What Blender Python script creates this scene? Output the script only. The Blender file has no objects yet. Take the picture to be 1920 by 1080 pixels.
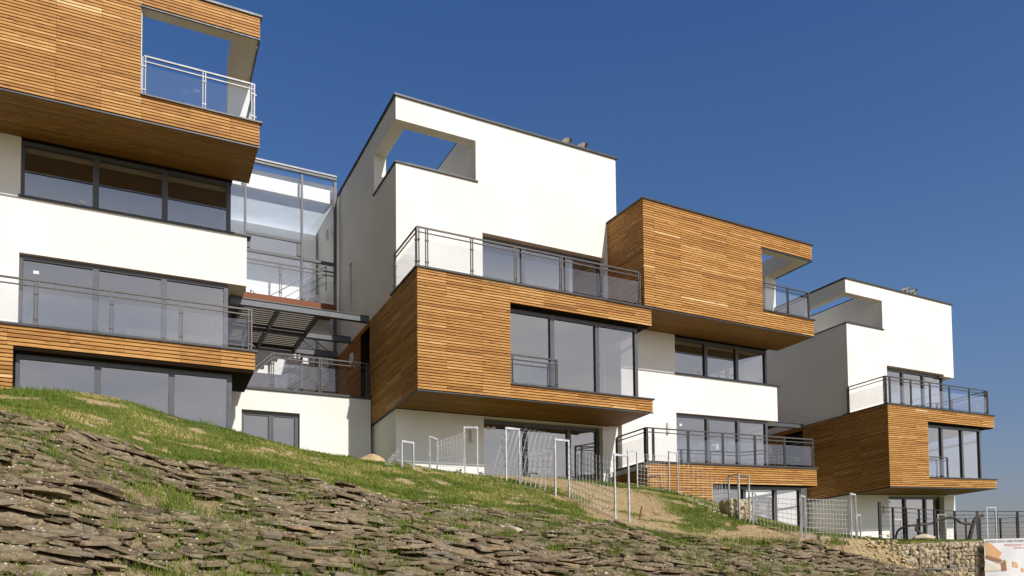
import bpy, bmesh, math, random
import numpy as np
from mathutils import Vector, Matrix
from mathutils.bvhtree import BVHTree

S = bpy.context.scene
COL = S.collection
rad = math.radians
random.seed(7)
RNG = np.random.default_rng(11)

# ------------------------------------------------------------------ camera
EYE = np.array([0.0, 0.0, 1.6])
FPX, PITCH, ROLL, HORIZON = 1450.0, rad(2.6), rad(0.6), 1070.0
PPY = HORIZON - FPX * math.tan(PITCH)
cam = bpy.data.cameras.new('camera')
cam.sensor_width = 36.0
cam.lens = FPX / 1920 * 36
cam.shift_y = (PPY - 540) / 1920
cam.clip_start = 0.1
cam.clip_end = 6000
cam_o = bpy.data.objects.new('camera', cam)
COL.objects.link(cam_o)
FWD = np.array([0, math.cos(PITCH), math.sin(PITCH)])
UP0 = np.array([0, -math.sin(PITCH), math.cos(PITCH)])
RGT0 = np.array([1.0, 0, 0])
RGT = math.cos(ROLL) * RGT0 - math.sin(ROLL) * UP0
UPV = math.sin(ROLL) * RGT0 + math.cos(ROLL) * UP0
mw = Matrix(((RGT[0], UPV[0], -FWD[0], EYE[0]), (RGT[1], UPV[1], -FWD[1], EYE[1]),
             (RGT[2], UPV[2], -FWD[2], EYE[2]), (0, 0, 0, 1)))
cam_o.matrix_world = mw
S.camera = cam_o

# ------------------------------------------------------------------ sky and sun
TO_SUN = Vector((0.648, -0.784, 0.90)).normalized()
world = bpy.data.worlds.new("World")
S.world = world
world.use_nodes = True
wt = world.node_tree
bg = wt.nodes['Background']
sky = wt.nodes.new('ShaderNodeTexSky')
sky.sky_type = 'NISHITA'
sky.sun_disc = False
sky.sun_elevation = math.asin(TO_SUN.z)
sky.sun_rotation = math.atan2(TO_SUN.x, TO_SUN.y)
sky.air_density = 1.0
sky.dust_density = 0.6
sky.ozone_density = 3.0
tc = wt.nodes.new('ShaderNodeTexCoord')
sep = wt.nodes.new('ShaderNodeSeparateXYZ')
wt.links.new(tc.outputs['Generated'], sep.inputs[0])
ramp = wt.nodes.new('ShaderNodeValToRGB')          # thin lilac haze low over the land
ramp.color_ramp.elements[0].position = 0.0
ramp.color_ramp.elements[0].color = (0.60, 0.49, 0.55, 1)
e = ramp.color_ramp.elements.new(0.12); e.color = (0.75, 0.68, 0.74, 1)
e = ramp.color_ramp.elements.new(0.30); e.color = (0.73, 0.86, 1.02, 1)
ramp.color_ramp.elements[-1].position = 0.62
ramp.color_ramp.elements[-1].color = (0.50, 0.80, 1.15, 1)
e = ramp.color_ramp.elements.new(0.80); e.color = (0.16, 0.22, 0.28, 1)  # overhead sky, out of view, darkened to weaken the fill light
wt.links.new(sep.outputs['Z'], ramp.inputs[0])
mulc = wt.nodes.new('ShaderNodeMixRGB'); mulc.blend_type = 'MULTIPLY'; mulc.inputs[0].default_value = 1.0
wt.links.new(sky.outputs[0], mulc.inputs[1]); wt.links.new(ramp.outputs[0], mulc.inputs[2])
def wnode(t, **k):
    n = wt.nodes.new(t)
    for a, b in k.items(): setattr(n, a, b)
    return n
def dot_to(vec, lo, hi, a, b):
    d = wnode('ShaderNodeVectorMath', operation='DOT_PRODUCT'); d.inputs[1].default_value = vec
    wt.links.new(tc.outputs['Generated'], d.inputs[0])
    m = wnode('ShaderNodeMapRange', interpolation_type='SMOOTHSTEP')
    for i, x in zip((1, 2, 3, 4), (lo, hi, a, b)): m.inputs[i].default_value = x
    wt.links.new(d.outputs['Value'], m.inputs[0]); return m.outputs[0]
# bright milky haze low under the sun, sky to the left dimmed, out of view, to cut the fill light
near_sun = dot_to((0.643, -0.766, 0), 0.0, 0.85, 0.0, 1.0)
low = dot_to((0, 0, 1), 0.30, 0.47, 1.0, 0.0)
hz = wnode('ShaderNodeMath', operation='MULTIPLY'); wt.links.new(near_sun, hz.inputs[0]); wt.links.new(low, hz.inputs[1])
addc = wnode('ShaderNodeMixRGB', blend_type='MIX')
haze_var = wnode('ShaderNodeTexNoise'); haze_var.inputs['Scale'].default_value = 3.2; haze_var.inputs['Detail'].default_value = 5  # noise in the unseen haze, added to vary the window reflections
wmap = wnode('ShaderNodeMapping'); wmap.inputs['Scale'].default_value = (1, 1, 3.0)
wt.links.new(tc.outputs['Generated'], wmap.inputs[0]); wt.links.new(wmap.outputs[0], haze_var.inputs['Vector'])
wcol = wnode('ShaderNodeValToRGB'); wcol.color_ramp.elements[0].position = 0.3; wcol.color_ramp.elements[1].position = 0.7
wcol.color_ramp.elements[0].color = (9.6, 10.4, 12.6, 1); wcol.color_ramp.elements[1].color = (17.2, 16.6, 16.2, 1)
wt.links.new(haze_var.outputs['Fac'], wcol.inputs[0]); wt.links.new(wcol.outputs[0], addc.inputs[2])
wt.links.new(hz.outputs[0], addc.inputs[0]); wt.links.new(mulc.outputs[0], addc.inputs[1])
clear = dot_to((-0.876, -0.482, 0), 0.12, 0.6, 1.0, 0.35)  # dimming factor for the unseen sky on the left
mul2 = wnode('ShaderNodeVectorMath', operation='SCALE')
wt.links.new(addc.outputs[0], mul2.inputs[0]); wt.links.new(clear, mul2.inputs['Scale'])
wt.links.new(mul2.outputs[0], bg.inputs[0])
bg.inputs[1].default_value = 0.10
sun = bpy.data.lights.new('sun', 'SUN')
sun.energy = 4.9
sun.angle = rad(0.5)
sun.color = (1.0, 0.955, 0.885)
sun_o = bpy.data.objects.new('sun', sun)
sun_o.rotation_euler = (-TO_SUN).to_track_quat('-Z', 'Y').to_euler()
sun_o.location = (20, -20, 30)
COL.objects.link(sun_o)
S.view_settings.view_transform = 'Standard'
S.view_settings.look = 'None'
S.view_settings.exposure = -0.06
S.view_settings.gamma = 1.0
S.cycles.max_bounces = 10
S.cycles.transparent_max_bounces = 24
S.cycles.caustics_reflective = False
S.cycles.caustics_refractive = False

# ------------------------------------------------------------------ materials
MAT = {}
def new_mat(name):
    m = bpy.data.materials.new(name); m.use_nodes = True
    MAT[name] = m
    return m, m.node_tree, m.node_tree.nodes, m.node_tree.nodes['Principled BSDF']
def nd(nt, typ, **kw):
    n = nt.nodes.new(typ)
    for k, v in kw.items():
        if k.startswith('i_'): n.inputs[k[2:].replace('_', ' ')].default_value = v
        else: setattr(n, k, v)
    return n
def mapped(nt, coord, scale):
    t = nd(nt, 'ShaderNodeTexCoord'); mp = nd(nt, 'ShaderNodeMapping')
    mp.inputs['Scale'].default_value = scale
    nt.links.new(t.outputs[coord], mp.inputs[0])
    return mp.outputs[0]
def noise(nt, vec, scale, detail=4.0, rough=0.55):
    n = nd(nt, 'ShaderNodeTexNoise'); n.inputs['Scale'].default_value = scale
    n.inputs['Detail'].default_value = detail; n.inputs['Roughness'].default_value = rough
    nt.links.new(vec, n.inputs['Vector'])
    return n.outputs['Fac']
def ramp_node(nt, fac, stops):
    r = nd(nt, 'ShaderNodeValToRGB'); cr = r.color_ramp
    while len(cr.elements) < len(stops): cr.elements.new(0.5)
    for el, (p, c) in zip(cr.elements, stops):
        el.position = p; el.color = (*c, 1) if len(c) == 3 else c
    nt.links.new(fac, r.inputs[0])
    return r.outputs[0]
def mixc(nt, fac, a, b, blend='MIX'):
    m = nd(nt, 'ShaderNodeMixRGB', blend_type=blend)
    for i, x in ((0, fac), (1, a), (2, b)):
        if hasattr(x, 'is_output'): nt.links.new(x, m.inputs[i])
        elif i == 0: m.inputs[0].default_value = x
        else: m.inputs[i].default_value = (*x, 1)
    return m.outputs[0]
def bump(nt, p, h, strength, dist):
    b = nd(nt, 'ShaderNodeBump'); b.inputs['Strength'].default_value = strength
    b.inputs['Distance'].default_value = dist
    nt.links.new(h, b.inputs['Height']); nt.links.new(b.outputs[0], p.inputs['Normal'])

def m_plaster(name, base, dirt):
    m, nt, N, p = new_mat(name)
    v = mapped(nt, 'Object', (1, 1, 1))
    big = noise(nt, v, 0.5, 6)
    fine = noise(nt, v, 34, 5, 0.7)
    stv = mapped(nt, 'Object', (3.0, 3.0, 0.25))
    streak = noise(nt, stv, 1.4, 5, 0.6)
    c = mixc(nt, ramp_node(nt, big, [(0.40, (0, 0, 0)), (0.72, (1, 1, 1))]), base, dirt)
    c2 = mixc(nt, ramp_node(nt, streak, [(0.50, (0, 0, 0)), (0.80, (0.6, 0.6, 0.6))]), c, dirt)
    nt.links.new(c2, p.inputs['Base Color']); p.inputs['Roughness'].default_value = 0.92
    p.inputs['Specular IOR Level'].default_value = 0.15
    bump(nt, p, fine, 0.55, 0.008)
m_plaster('white_render', (0.82, 0.797, 0.745), (0.75, 0.722, 0.665))
m_plaster('inner_wall', (0.90, 0.90, 0.895), (0.87, 0.87, 0.86))
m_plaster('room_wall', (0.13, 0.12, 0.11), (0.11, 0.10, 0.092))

def m_wood(name, stops, knots=(0.16, 0.07, 0.025), rough=0.62):
    m, nt, N, p = new_mat(name)
    at = nd(nt, 'ShaderNodeAttribute', attribute_name='tint')
    v = mapped(nt, 'UV', (1.1, 26, 1))
    grain = noise(nt, v, 2.2, 5, 0.6)
    base = ramp_node(nt, at.outputs['Fac'], stops)
    c = mixc(nt, ramp_node(nt, grain, [(0.42, (0, 0, 0)), (0.68, (1, 1, 1))]), base, (0.62, 0.50, 0.38), 'MULTIPLY')
    kv = mapped(nt, 'UV', (2.1, 9.0, 1))
    vor = nd(nt, 'ShaderNodeTexVoronoi'); vor.inputs['Scale'].default_value = 1.0
    nt.links.new(kv, vor.inputs['Vector'])
    kn = ramp_node(nt, vor.outputs['Distance'], [(0.07, (1, 1, 1)), (0.20, (0, 0, 0))])
    kn2 = mixc(nt, 1.0, kn, (0.8, 0.8, 0.8), 'MULTIPLY')
    c = mixc(nt, kn2, c, knots)
    bl = noise(nt, mapped(nt, 'UV', (0.9, 2.5, 1)), 1.3, 3)
    c = mixc(nt, ramp_node(nt, bl, [(0.35, (0.0, 0, 0)), (0.7, (0.55, 0.55, 0.55))]), c, (0.82, 0.72, 0.56), 'MULTIPLY')
    nt.links.new(c, p.inputs['Base Color']); p.inputs['Roughness'].default_value = rough
    p.inputs['Specular IOR Level'].default_value = 0.3
    bump(nt, p, grain, 0.25, 0.003)
m_wood('larch_boards', [(0.0, (0.28, 0.125, 0.032)), (0.3, (0.45, 0.222, 0.058)), (0.55, (0.57, 0.300, 0.084)), (0.8, (0.68, 0.405, 0.145)), (1.0, (0.82, 0.60, 0.31))])
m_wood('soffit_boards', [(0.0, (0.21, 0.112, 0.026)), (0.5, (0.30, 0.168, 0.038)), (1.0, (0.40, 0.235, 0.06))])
m_wood('deck_boards', [(0.0, (0.16, 0.06, 0.03)), (0.5, (0.24, 0.085, 0.04)), (1.0, (0.30, 0.12, 0.06))], (0.08, 0.03, 0.02))

def m_plain(name, col, rough, metal=0.0, var=0.12, scale=6.0, spec=0.5, coord='Object'):
    m, nt, N, p = new_mat(name)
    f = noise(nt, mapped(nt, coord, (1, 1, 1)), scale, 5)
    lo = tuple(c * (1 - var) for c in col); hi = tuple(min(1, c * (1 + var)) for c in col)
    nt.links.new(ramp_node(nt, f, [(0.3, lo), (0.7, hi)]), p.inputs['Base Color'])
    rr = ramp_node(nt, f, [(0.3, (rough * 0.85,) * 3), (0.7, (min(1, rough * 1.15),) * 3)])
    nt.links.new(rr, p.inputs['Roughness'])
    p.inputs['Metallic'].default_value = metal
    p.inputs['Specular IOR Level'].default_value = spec
m_plain('membrane', (0.022, 0.013, 0.007), 0.95, spec=0.1)  # dark backing; warm brown of light bounced in the board gaps put into its colour
m_plain('frame_grey', (0.075, 0.077, 0.088), 0.42)
m_plain('coping_metal', (0.055, 0.055, 0.058), 0.45, 0.3)
m_plain('rail_steel', (0.10, 0.093, 0.09), 0.45, 0.5)
m_plain('bright_steel', (0.17, 0.17, 0.175), 0.45, 0.5)
m_plain('galvanised', (0.56, 0.57, 0.58), 0.42, 0.35, 0.22, 12)
m_plain('wire', (0.46, 0.46, 0.46), 0.45, 0.5, 0.2)
m_plain('beam_steel', (0.11, 0.115, 0.125), 0.45, 0.2)
m_plain('louvre', (0.15, 0.14, 0.115), 0.7)
m_plain('chrome', (0.50, 0.45, 0.38), 0.16, 1.0, 0.08)
m_plain('white_plastic', (0.72, 0.71, 0.69), 0.5)
m_plain('fence_iron', (0.028, 0.03, 0.036), 0.5, 0.2)
m_plain('lamp_glow', (0.8, 0.55, 0.3), 0.5)
m_plain('rust', (0.22, 0.085, 0.035), 0.9, 0, 0.3)
m_plain('branch_bark', (0.085, 0.072, 0.06), 0.95, 0, 0.35, 14)
m_plain('pale_rock', (0.46, 0.40, 0.30), 0.95, 0, 0.25, 9)
m_plain('sand', (0.46, 0.33, 0.17), 1.0, 0, 0.15, 10)
m_plain('banner_cloth', (0.78, 0.78, 0.79), 0.55, 0, 0.05, 3)
m_plain('print_orange', (0.72, 0.42, 0.20), 0.55, 0, 0.05)
m_plain('print_brown', (0.34, 0.17, 0.08), 0.55, 0, 0.08)
m_plain('print_grey', (0.22, 0.21, 0.24), 0.55)
m_plain('print_cream', (0.80, 0.72, 0.62), 0.55, 0, 0.04)
m_plain('print_black', (0.03, 0.03, 0.03), 0.55)
m_plain('print_red', (0.62, 0.14, 0.14), 0.55)
m_plain('dark_door', (0.02, 0.02, 0.023), 0.5)

def m_glass(name, refl, tint, dusty, gtint=(0.88, 0.91, 1.0)):
    m, nt, N, p = new_mat(name)
    out = N['Material Output']; N.remove(p)
    tr = nd(nt, 'ShaderNodeBsdfTransparent'); tr.inputs[0].default_value = (*tint, 1)
    gl = nd(nt, 'ShaderNodeBsdfGlossy'); gl.inputs['Roughness'].default_value = 0.0
    gl.inputs['Color'].default_value = (*gtint, 1)
    fr = nd(nt, 'ShaderNodeFresnel'); ge = nd(nt, 'ShaderNodeNewGeometry')
    io = nd(nt, 'ShaderNodeMath', operation='MULTIPLY_ADD'); io.inputs[1].default_value = 1 / 1.5 - 1.5; io.inputs[2].default_value = 1.5
    nt.links.new(ge.outputs['Backfacing'], io.inputs[0]); nt.links.new(io.outputs[0], fr.inputs[0])
    mm = nd(nt, 'ShaderNodeMath', operation='MULTIPLY_ADD'); mm.inputs[1].default_value = 1.3; mm.inputs[2].default_value = refl
    mm.use_clamp = True
    nt.links.new(fr.outputs[0], mm.inputs[0])
    mx = nd(nt, 'ShaderNodeMixShader')
    nt.links.new(mm.outputs[0], mx.inputs[0]); nt.links.new(tr.outputs[0], mx.inputs[1]); nt.links.new(gl.outputs[0], mx.inputs[2])
    # dust and drip marks left by the builders
    df = nd(nt, 'ShaderNodeBsdfDiffuse'); df.inputs[0].default_value = (0.7, 0.7, 0.68, 1)
    f1 = noise(nt, mapped(nt, 'Object', (2.2, 2.2, 3.5)), 1.6, 7, 0.72)
    f2 = noise(nt, mapped(nt, 'Object', (0.5, 0.5, 0.5)), 1.0, 3)
    d = mixc(nt, 1.0, ramp_node(nt, f1, [(0.56, (0, 0, 0)), (0.70, (1, 1, 1))]), ramp_node(nt, f2, [(0.45, (0, 0, 0)), (0.7, (1, 1, 1))]), 'MULTIPLY')
    dm = nd(nt, 'ShaderNodeMath', operation='MULTIPLY_ADD'); dm.inputs[1].default_value = dusty; dm.inputs[2].default_value = dusty * 0.06
    nt.links.new(d, dm.inputs[0])
    m2 = nd(nt, 'ShaderNodeMixShader')
    nt.links.new(dm.outputs[0], m2.inputs[0]); nt.links.new(mx.outputs[0], m2.inputs[1]); nt.links.new(df.outputs[0], m2.inputs[2])
    nt.links.new(m2.outputs[0], out.inputs[0])
m, nt, N, p = new_mat('fill_light_roof')                       # hall roof made translucent and bluish to brighten the ceiling
p.inputs['Base Color'].default_value = (0.82, 0.88, 0.93, 1); p.inputs['Roughness'].default_value = 0.7
tl = nd(nt, 'ShaderNodeBsdfTranslucent'); tl.inputs[0].default_value = (0.80, 0.90, 0.98, 1)
opv = ramp_node(nt, noise(nt, mapped(nt, 'Object', (1, 1, 1)), 1.5, 3), [(0.3, (0.38, 0.38, 0.38)), (0.7, (0.5, 0.5, 0.5))])
mx = nd(nt, 'ShaderNodeMixShader'); nt.links.new(opv, mx.inputs[0]); nt.links.new(p.outputs[0], mx.inputs[1]); nt.links.new(tl.outputs[0], mx.inputs[2])
nt.links.new(mx.outputs[0], N['Material Output'].inputs[0])
m_glass('window_glass', 0.165, (0.86, 0.87, 0.88), 0.11, (1.0, 0.98, 0.97))
m_glass('rail_glass', 0.02, (0.86, 0.88, 0.89), 0.18)
m_glass('dusty_rail_glass', 0.02, (0.84, 0.87, 0.89), 0.55)
m_glass('hall_glass', 0.045, (0.99, 0.995, 1.0), 0.015)

def m_ground():
    m, nt, N, p = new_mat('ground')
    v = mapped(nt, 'UV', (1, 1, 1))
    g = nd(nt, 'ShaderNodeAttribute', attribute_name='grassy')
    b = nd(nt, 'ShaderNodeAttribute', attribute_name='bank')
    n1 = noise(nt, v, 1.1, 8, 0.65); n2 = noise(nt, v, 9, 6, 0.7); n3 = noise(nt, v, 40, 3)
    n4 = mixc(nt, 0.5, n2, n3)
    soil = ramp_node(nt, n4, [(0.36, (0.17, 0.105, 0.05)), (0.48, (0.34, 0.24, 0.125)), (0.6, (0.50, 0.39, 0.23))])
    grass = ramp_node(nt, n2, [(0.3, (0.07, 0.085, 0.02)), (0.55, (0.14, 0.15, 0.035)), (0.75, (0.25, 0.21, 0.085))])
    ga = nd(nt, 'ShaderNodeMath', operation='MULTIPLY_ADD'); ga.inputs[1].default_value = 0.9
    nt.links.new(n1, ga.inputs[0]); nt.links.new(g.outputs['Fac'], ga.inputs[2])
    mask = ramp_node(nt, ga.outputs[0], [(0.78, (0, 0, 0)), (1.0, (1, 1, 1))])
    c = mixc(nt, mask, soil, grass)
    bankc = ramp_node(nt, n2, [(0.3, (0.13, 0.092, 0.052)), (0.5, (0.27, 0.20, 0.115)), (0.7, (0.42, 0.33, 0.20))])
    c = mixc(nt, b.outputs['Fac'], c, bankc)
    nt.links.new(c, p.inputs['Base Color']); p.inputs['Roughness'].default_value = 1.0
    p.inputs['Specular IOR Level'].default_value = 0.1
    h = mixc(nt, 0.5, n2, n3)
    bump(nt, p, h, 0.9, 0.05)
m_ground()
def m_attr(name, stops, rough, nscale, namt, spec=0.2, bumpd=0.0):
    m, nt, N, p = new_mat(name)
    at = nd(nt, 'ShaderNodeAttribute', attribute_name='tint')
    n = noise(nt, mapped(nt, 'Object', (1, 1, 1)), nscale, 6, 0.65)
    c = ramp_node(nt, at.outputs['Fac'], stops)
    c = mixc(nt, 1.0, c, ramp_node(nt, n, [(0.3, (1 - namt,) * 3), (0.7, (1 + namt * 0.5,) * 3)]), 'MULTIPLY')
    if name == 'slate':
        ms = noise(nt, mapped(nt, 'Object', (1, 1, 1)), 3.1, 4)
        c = mixc(nt, ramp_node(nt, ms, [(0.54, (0, 0, 0)), (0.70, (0.6, 0.6, 0.6))]), c, (0.12, 0.125, 0.055))
    nt.links.new(c, p.inputs['Base Color']); p.inputs['Roughness'].default_value = rough
    p.inputs['Specular IOR Level'].default_value = spec
    if bumpd: bump(nt, p, n, 0.8, bumpd)
    return p
m_attr('slate', [(0.0, (0.105, 0.075, 0.047)), (0.35, (0.19, 0.142, 0.088)), (0.65, (0.29, 0.220, 0.138)), (0.88, (0.205, 0.178, 0.13)), (1.0, (0.31, 0.21, 0.122))], 0.85, 14, 0.5, 0.25, 0.012)
m_attr('pebble', [(0.0, (0.30, 0.22, 0.13)), (0.5, (0.45, 0.36, 0.23)), (1.0, (0.62, 0.56, 0.45))], 0.95, 20, 0.2)
m_attr('gabion_stone', [(0.0, (0.42, 0.33, 0.18)), (0.5, (0.57, 0.46, 0.28)), (1.0, (0.67, 0.59, 0.42))], 0.95, 12, 0.35, 0.15, 0.012)
p = m_attr('grass_blade', [(0.0, (0.075, 0.125, 0.012)), (0.42, (0.145, 0.195, 0.024)), (0.72, (0.235, 0.245, 0.048)), (1.0, (0.46, 0.37, 0.15))], 0.8, 3, 0.25)
p.inputs['Subsurface Weight'].default_value = 0.0
m_attr('weed_leaf', [(0.0, (0.05, 0.095, 0.012)), (0.6, (0.095, 0.16, 0.022)), (1.0, (0.18, 0.22, 0.04))], 0.7, 5, 0.3)

# ------------------------------------------------------------------ mesh helpers
class Frame:
    """Axes of one house: u along its front, v into the hill, w up."""
    def __init__(s, O, U, V, off=0.0):
        s.off = off; s.O = np.array(O, float); s.M = np.stack([np.array(U, float), np.array(V, float), np.array([0, 0, 1.0])], 1)
    def pt(s, u, v, w): return s.O + s.M @ np.array([u, v, w], float)
def link(o, parent=None, base=None):
    COL.objects.link(o)
    if parent is not None: o.parent = parent
    return o
class MB:
    def __init__(s): s.v = []; s.f = []; s.uv = []; s.t = []
    def quadbox(s, P, tint=0.5, uvs=None):
        b = len(s.v); s.v.extend(P)
        F = [(0, 3, 2, 1), (4, 5, 6, 7), (0, 1, 5, 4), (1, 2, 6, 5), (2, 3, 7, 6), (3, 0, 4, 7)]
        for f in F:
            s.f.append(tuple(b + i for i in f)); s.t.append(tint)
            if uvs is None: s.uv.extend([(0, 0)] * 4)
            else: s.uv.extend([uvs[i] for i in f])
    def box(s, u0, u1, v0, v1, w0, w1, tint=0.5, long='u', board=False):
        P = [(u0, v0, w0), (u1, v0, w0), (u1, v1, w0), (u0, v1, w0), (u0, v0, w1), (u1, v0, w1), (u1, v1, w1), (u0, v1, w1)]
        uvs = None
        if board:
            ox, oy = random.uniform(0, 50), random.uniform(0, 50)
            if long == 'u': uvs = [(p[0] + ox, p[2] + p[1] + oy) for p in P]
            else: uvs = [(p[1] + ox, p[2] + p[0] + oy) for p in P]
        s.quadbox(P, tint, uvs)
    def bar(s, a, b, r, r2=None, n=4, tint=0.5):
        a = Vector(a); b = Vector(b); r2 = r if r2 is None else r2
        d = (b - a).normalized(); x = d.orthogonal().normalized() if abs(d.z) > 0.9 else d.cross(Vector((0, 0, 1))).normalized()
        y = d.cross(x); k = len(s.v)
        for c, rr in ((a, r), (b, r2)):
            for i in range(n):
                t = 2 * math.pi * (i + 0.5) / n
                s.v.append(tuple(c + x * (rr * math.cos(t)) + y * (rr * math.sin(t))))
        for i in range(n):
            j = (i + 1) % n
            s.f.append((k + i, k + j, k + n + j, k + n + i)); s.t.append(tint); s.uv.extend([(0, 0)] * 4)
        s.f.append(tuple(k + i for i in reversed(range(n)))); s.t.append(tint); s.uv.extend([(0, 0)] * n)
        s.f.append(tuple(k + n + i for i in range(n))); s.t.append(tint); s.uv.extend([(0, 0)] * n)
    def quad(s, P, tint=0.5):
        b = len(s.v); s.v.extend(P); s.f.append(tuple(range(b, b + len(P)))); s.t.append(tint); s.uv.extend([(p[0], p[2]) for p in P])
    def solid(s, adds, subs=()):
        """Union of boxes minus boxes, only its outer skin."""
        ax = []
        for k in range(3):
            c = sorted({round(b[2 * k + j], 4) for b in list(adds) + list(subs) for j in (0, 1)}); ax.append(c)
        n = [len(c) - 1 for c in ax]
        occ = np.zeros(n, bool)
        def rng(b, k): return ax[k].index(round(b[2 * k], 4)), ax[k].index(round(b[2 * k + 1], 4))
        for val, bs in ((True, adds), (False, subs)):
            for b in bs:
                (i0, i1), (j0, j1), (k0, k1) = rng(b, 0), rng(b, 1), rng(b, 2)
                occ[i0:i1, j0:j1, k0:k1] = val
        pad = np.pad(occ, 1); idx = {}
        def V(i, j, k):
            if (i, j, k) not in idx:
                idx[(i, j, k)] = len(s.v); s.v.append((ax[0][i], ax[1][j], ax[2][k]))
            return idx[(i, j, k)]
        for i, j, k in np.argwhere(occ):
            for d, sh, q in ((0, -1, [(0, 0, 0), (0, 0, 1), (0, 1, 1), (0, 1, 0)]), (0, 1, [(1, 0, 0), (1, 1, 0), (1, 1, 1), (1, 0, 1)]),
                             (1, -1, [(0, 0, 0), (1, 0, 0), (1, 0, 1), (0, 0, 1)]), (1, 1, [(0, 1, 0), (0, 1, 1), (1, 1, 1), (1, 1, 0)]),
                             (2, -1, [(0, 0, 0), (0, 1, 0), (1, 1, 0), (1, 0, 0)]), (2, 1, [(0, 0, 1), (1, 0, 1), (1, 1, 1), (0, 1, 1)])):
                c = [i + 1, j + 1, k + 1]; c[d] += sh
                if not pad[tuple(c)]:
                    s.f.append(tuple(V(i + a, j + b, k + cc) for a, b, cc in q)); s.t.append(0.5); s.uv.extend([(0, 0)] * 4)
    def build(s, name, mat, parent=None, fr=None, smooth=False):
        me = bpy.data.meshes.new(name)
        P = np.array(s.v, float)
        if fr is not None: P = (P + np.array([0, 0, fr.off])) @ fr.M.T
        me.from_pydata(P.tolist(), [], s.f)
        me.materials.append(MAT[mat])
        uv = me.uv_layers.new(name='UVMap'); uv.data.foreach_set('uv', np.array(s.uv, np.float32).ravel())
        a = me.attributes.new('tint', 'FLOAT', 'FACE'); a.data.foreach_set('value', np.array(s.t, np.float32))
        if smooth: me.polygons.foreach_set('use_smooth', [True] * len(me.polygons))
        me.update()
        o = bpy.data.objects.new(name, me)
        return link(o, parent)
def tag(o, label=None, cat=None, group=None, kind=None):
    for k, v in (('label', label), ('category', cat), ('group', group), ('kind', kind)):
        if v: o[k] = v
    return o
def empty(name, loc, label, cat, group=None):
    o = bpy.data.objects.new(name, None); o.empty_display_size = 0.3; o.location = tuple(loc)
    COL.objects.link(o); return tag(o, label, cat, group)

PITCHB, GAP, TH = 0.083, 0.026, 0.030
def tintv():
    r = random.random()
    return min(1, max(0, random.gauss(0.50, 0.135) + (0.25 if r > 0.96 else 0) - (0.22 if r < 0.04 else 0)))
def clad(mb, plane, face, rects, joints, pitch=PITCHB, top=0.0):
    """Rows of boards over rectangles (a0,a1,w0,w1) of a vertical plane; rows share one grid of heights."""
    for (a0, a1, w0, w1) in rects:
        k0 = math.floor((top - w1) / pitch); k1 = math.ceil((top - w0) / pitch)
        for k in range(k0, k1 + 1):
            hi = min(top - k * pitch, w1); lo = max(top - (k + 1) * pitch + GAP, w0)
            if hi - lo < 0.02: continue
            js = [a0] + [j for j in joints if a0 + 0.15 < j < a1 - 0.15 and random.random() < 0.85] + [a1]
            for x0, x1 in zip(js, js[1:]):
                d = random.uniform(-0.003, 0.003); t = tintv()
                if plane == 'v': mb.box(x0 + 0.002, x1 - 0.002, face - TH + d, face, lo, hi, t, 'u', True)
                else: mb.box(face - TH + d, face, x0 + 0.002, x1 - 0.002, lo, hi, t, 'v', True)
def soffit(mb, u0, u1, v0, v1, w, pitch=PITCHB, cut=()):
    k = 0; v = v0
    while v + 0.03 < v1:
        ve = min(v + pitch - 0.012, v1)
        x = u0 + random.uniform(0.6, 2.2); xs = [u0]
        while x < u1 - 0.3: xs.append(x); x += random.uniform(1.8, 3.2)
        xs.append(u1)
        for a, b in zip(xs, xs[1:]): mb.box(a + 0.002, b - 0.002, v, ve, w - 0.02, w, tintv(), 'u', True)
        v += pitch
def window(fr, parent, u, w, v, mull, ret=None, name='window', glass='window_glass', stick=(), trans=None, label=None):
    """Glazed front u0..u1, w0..w1 in the plane v; ret=(u, v1): glazing turns the corner at u and runs back to v1."""
    u0, u1 = u; w0, w1 = w; f = MB(); d = 0.11; b = 0.075
    f.box(u0, u1, v, v + d, w1 - b * 1.5, w1); f.box(u0, u1, v, v + d, w0, w0 + b)
    f.box(u0, u0 + b, v, v + d, w0 + b, w1 - b * 1.5); f.box(u1 - b * 1.6, u1, v - 0.004, v + d + 0.02, w0 + b, w1 - b * 1.5)
    for m_ in mull: f.box(m_ - 0.075, m_ + 0.075, v - 0.006, v + d, w0 + b, w1 - b * 1.5)
    if trans:
        for (a, c, z) in trans: f.box(a, c, v + 0.004, v + d - 0.004, z - 0.05, z + 0.05)
    g = MB(); g.quad([(u0 + b, v + 0.06, w0 + b), (u1 - b, v + 0.06, w0 + b), (u1 - b, v + 0.06, w1 - b), (u0 + b, v + 0.06, w1 - b)])
    if ret:
        ru, v1, rm = ret
        f.box(ru - d, ru - 0.002, v + d + 0.02, v1, w1 - b * 1.5, w1 - 0.002); f.box(ru - d, ru - 0.002, v + d + 0.02, v1, w0 + 0.002, w0 + b)
        f.box(ru - d, ru - 0.004, v1 - b, v1 - 0.003, w0 + b, w1 - b * 1.5)
        for z in rm[0]: f.box(ru - d, ru - 0.006, z - 0.07, z + 0.07, w0 + b, w1 - b * 1.5)
        for z in rm[1]: f.box(ru - d + 0.01, ru - 0.012, v + d + 0.02, v1 - b, z - 0.045, z + 0.045)
        g.quad([(ru - 0.05, v + 0.06, w0 + b), (ru - 0.05, v1 - b, w0 + b), (ru - 0.05, v1 - b, w1 - b), (ru - 0.05, v + 0.06, w1 - b)])
    fo = f.build(name, 'frame_grey', parent, fr)
    if label: fo['label'] = label
    g.build('pane', glass, fo, fr)
    for (x, z) in stick:
        q = MB(); q.box(x, x + 0.13, v + 0.045, v + 0.052, z, z + 0.085); q.build('paper_sticker', 'white_plastic', fo, fr)
    return fo
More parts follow.
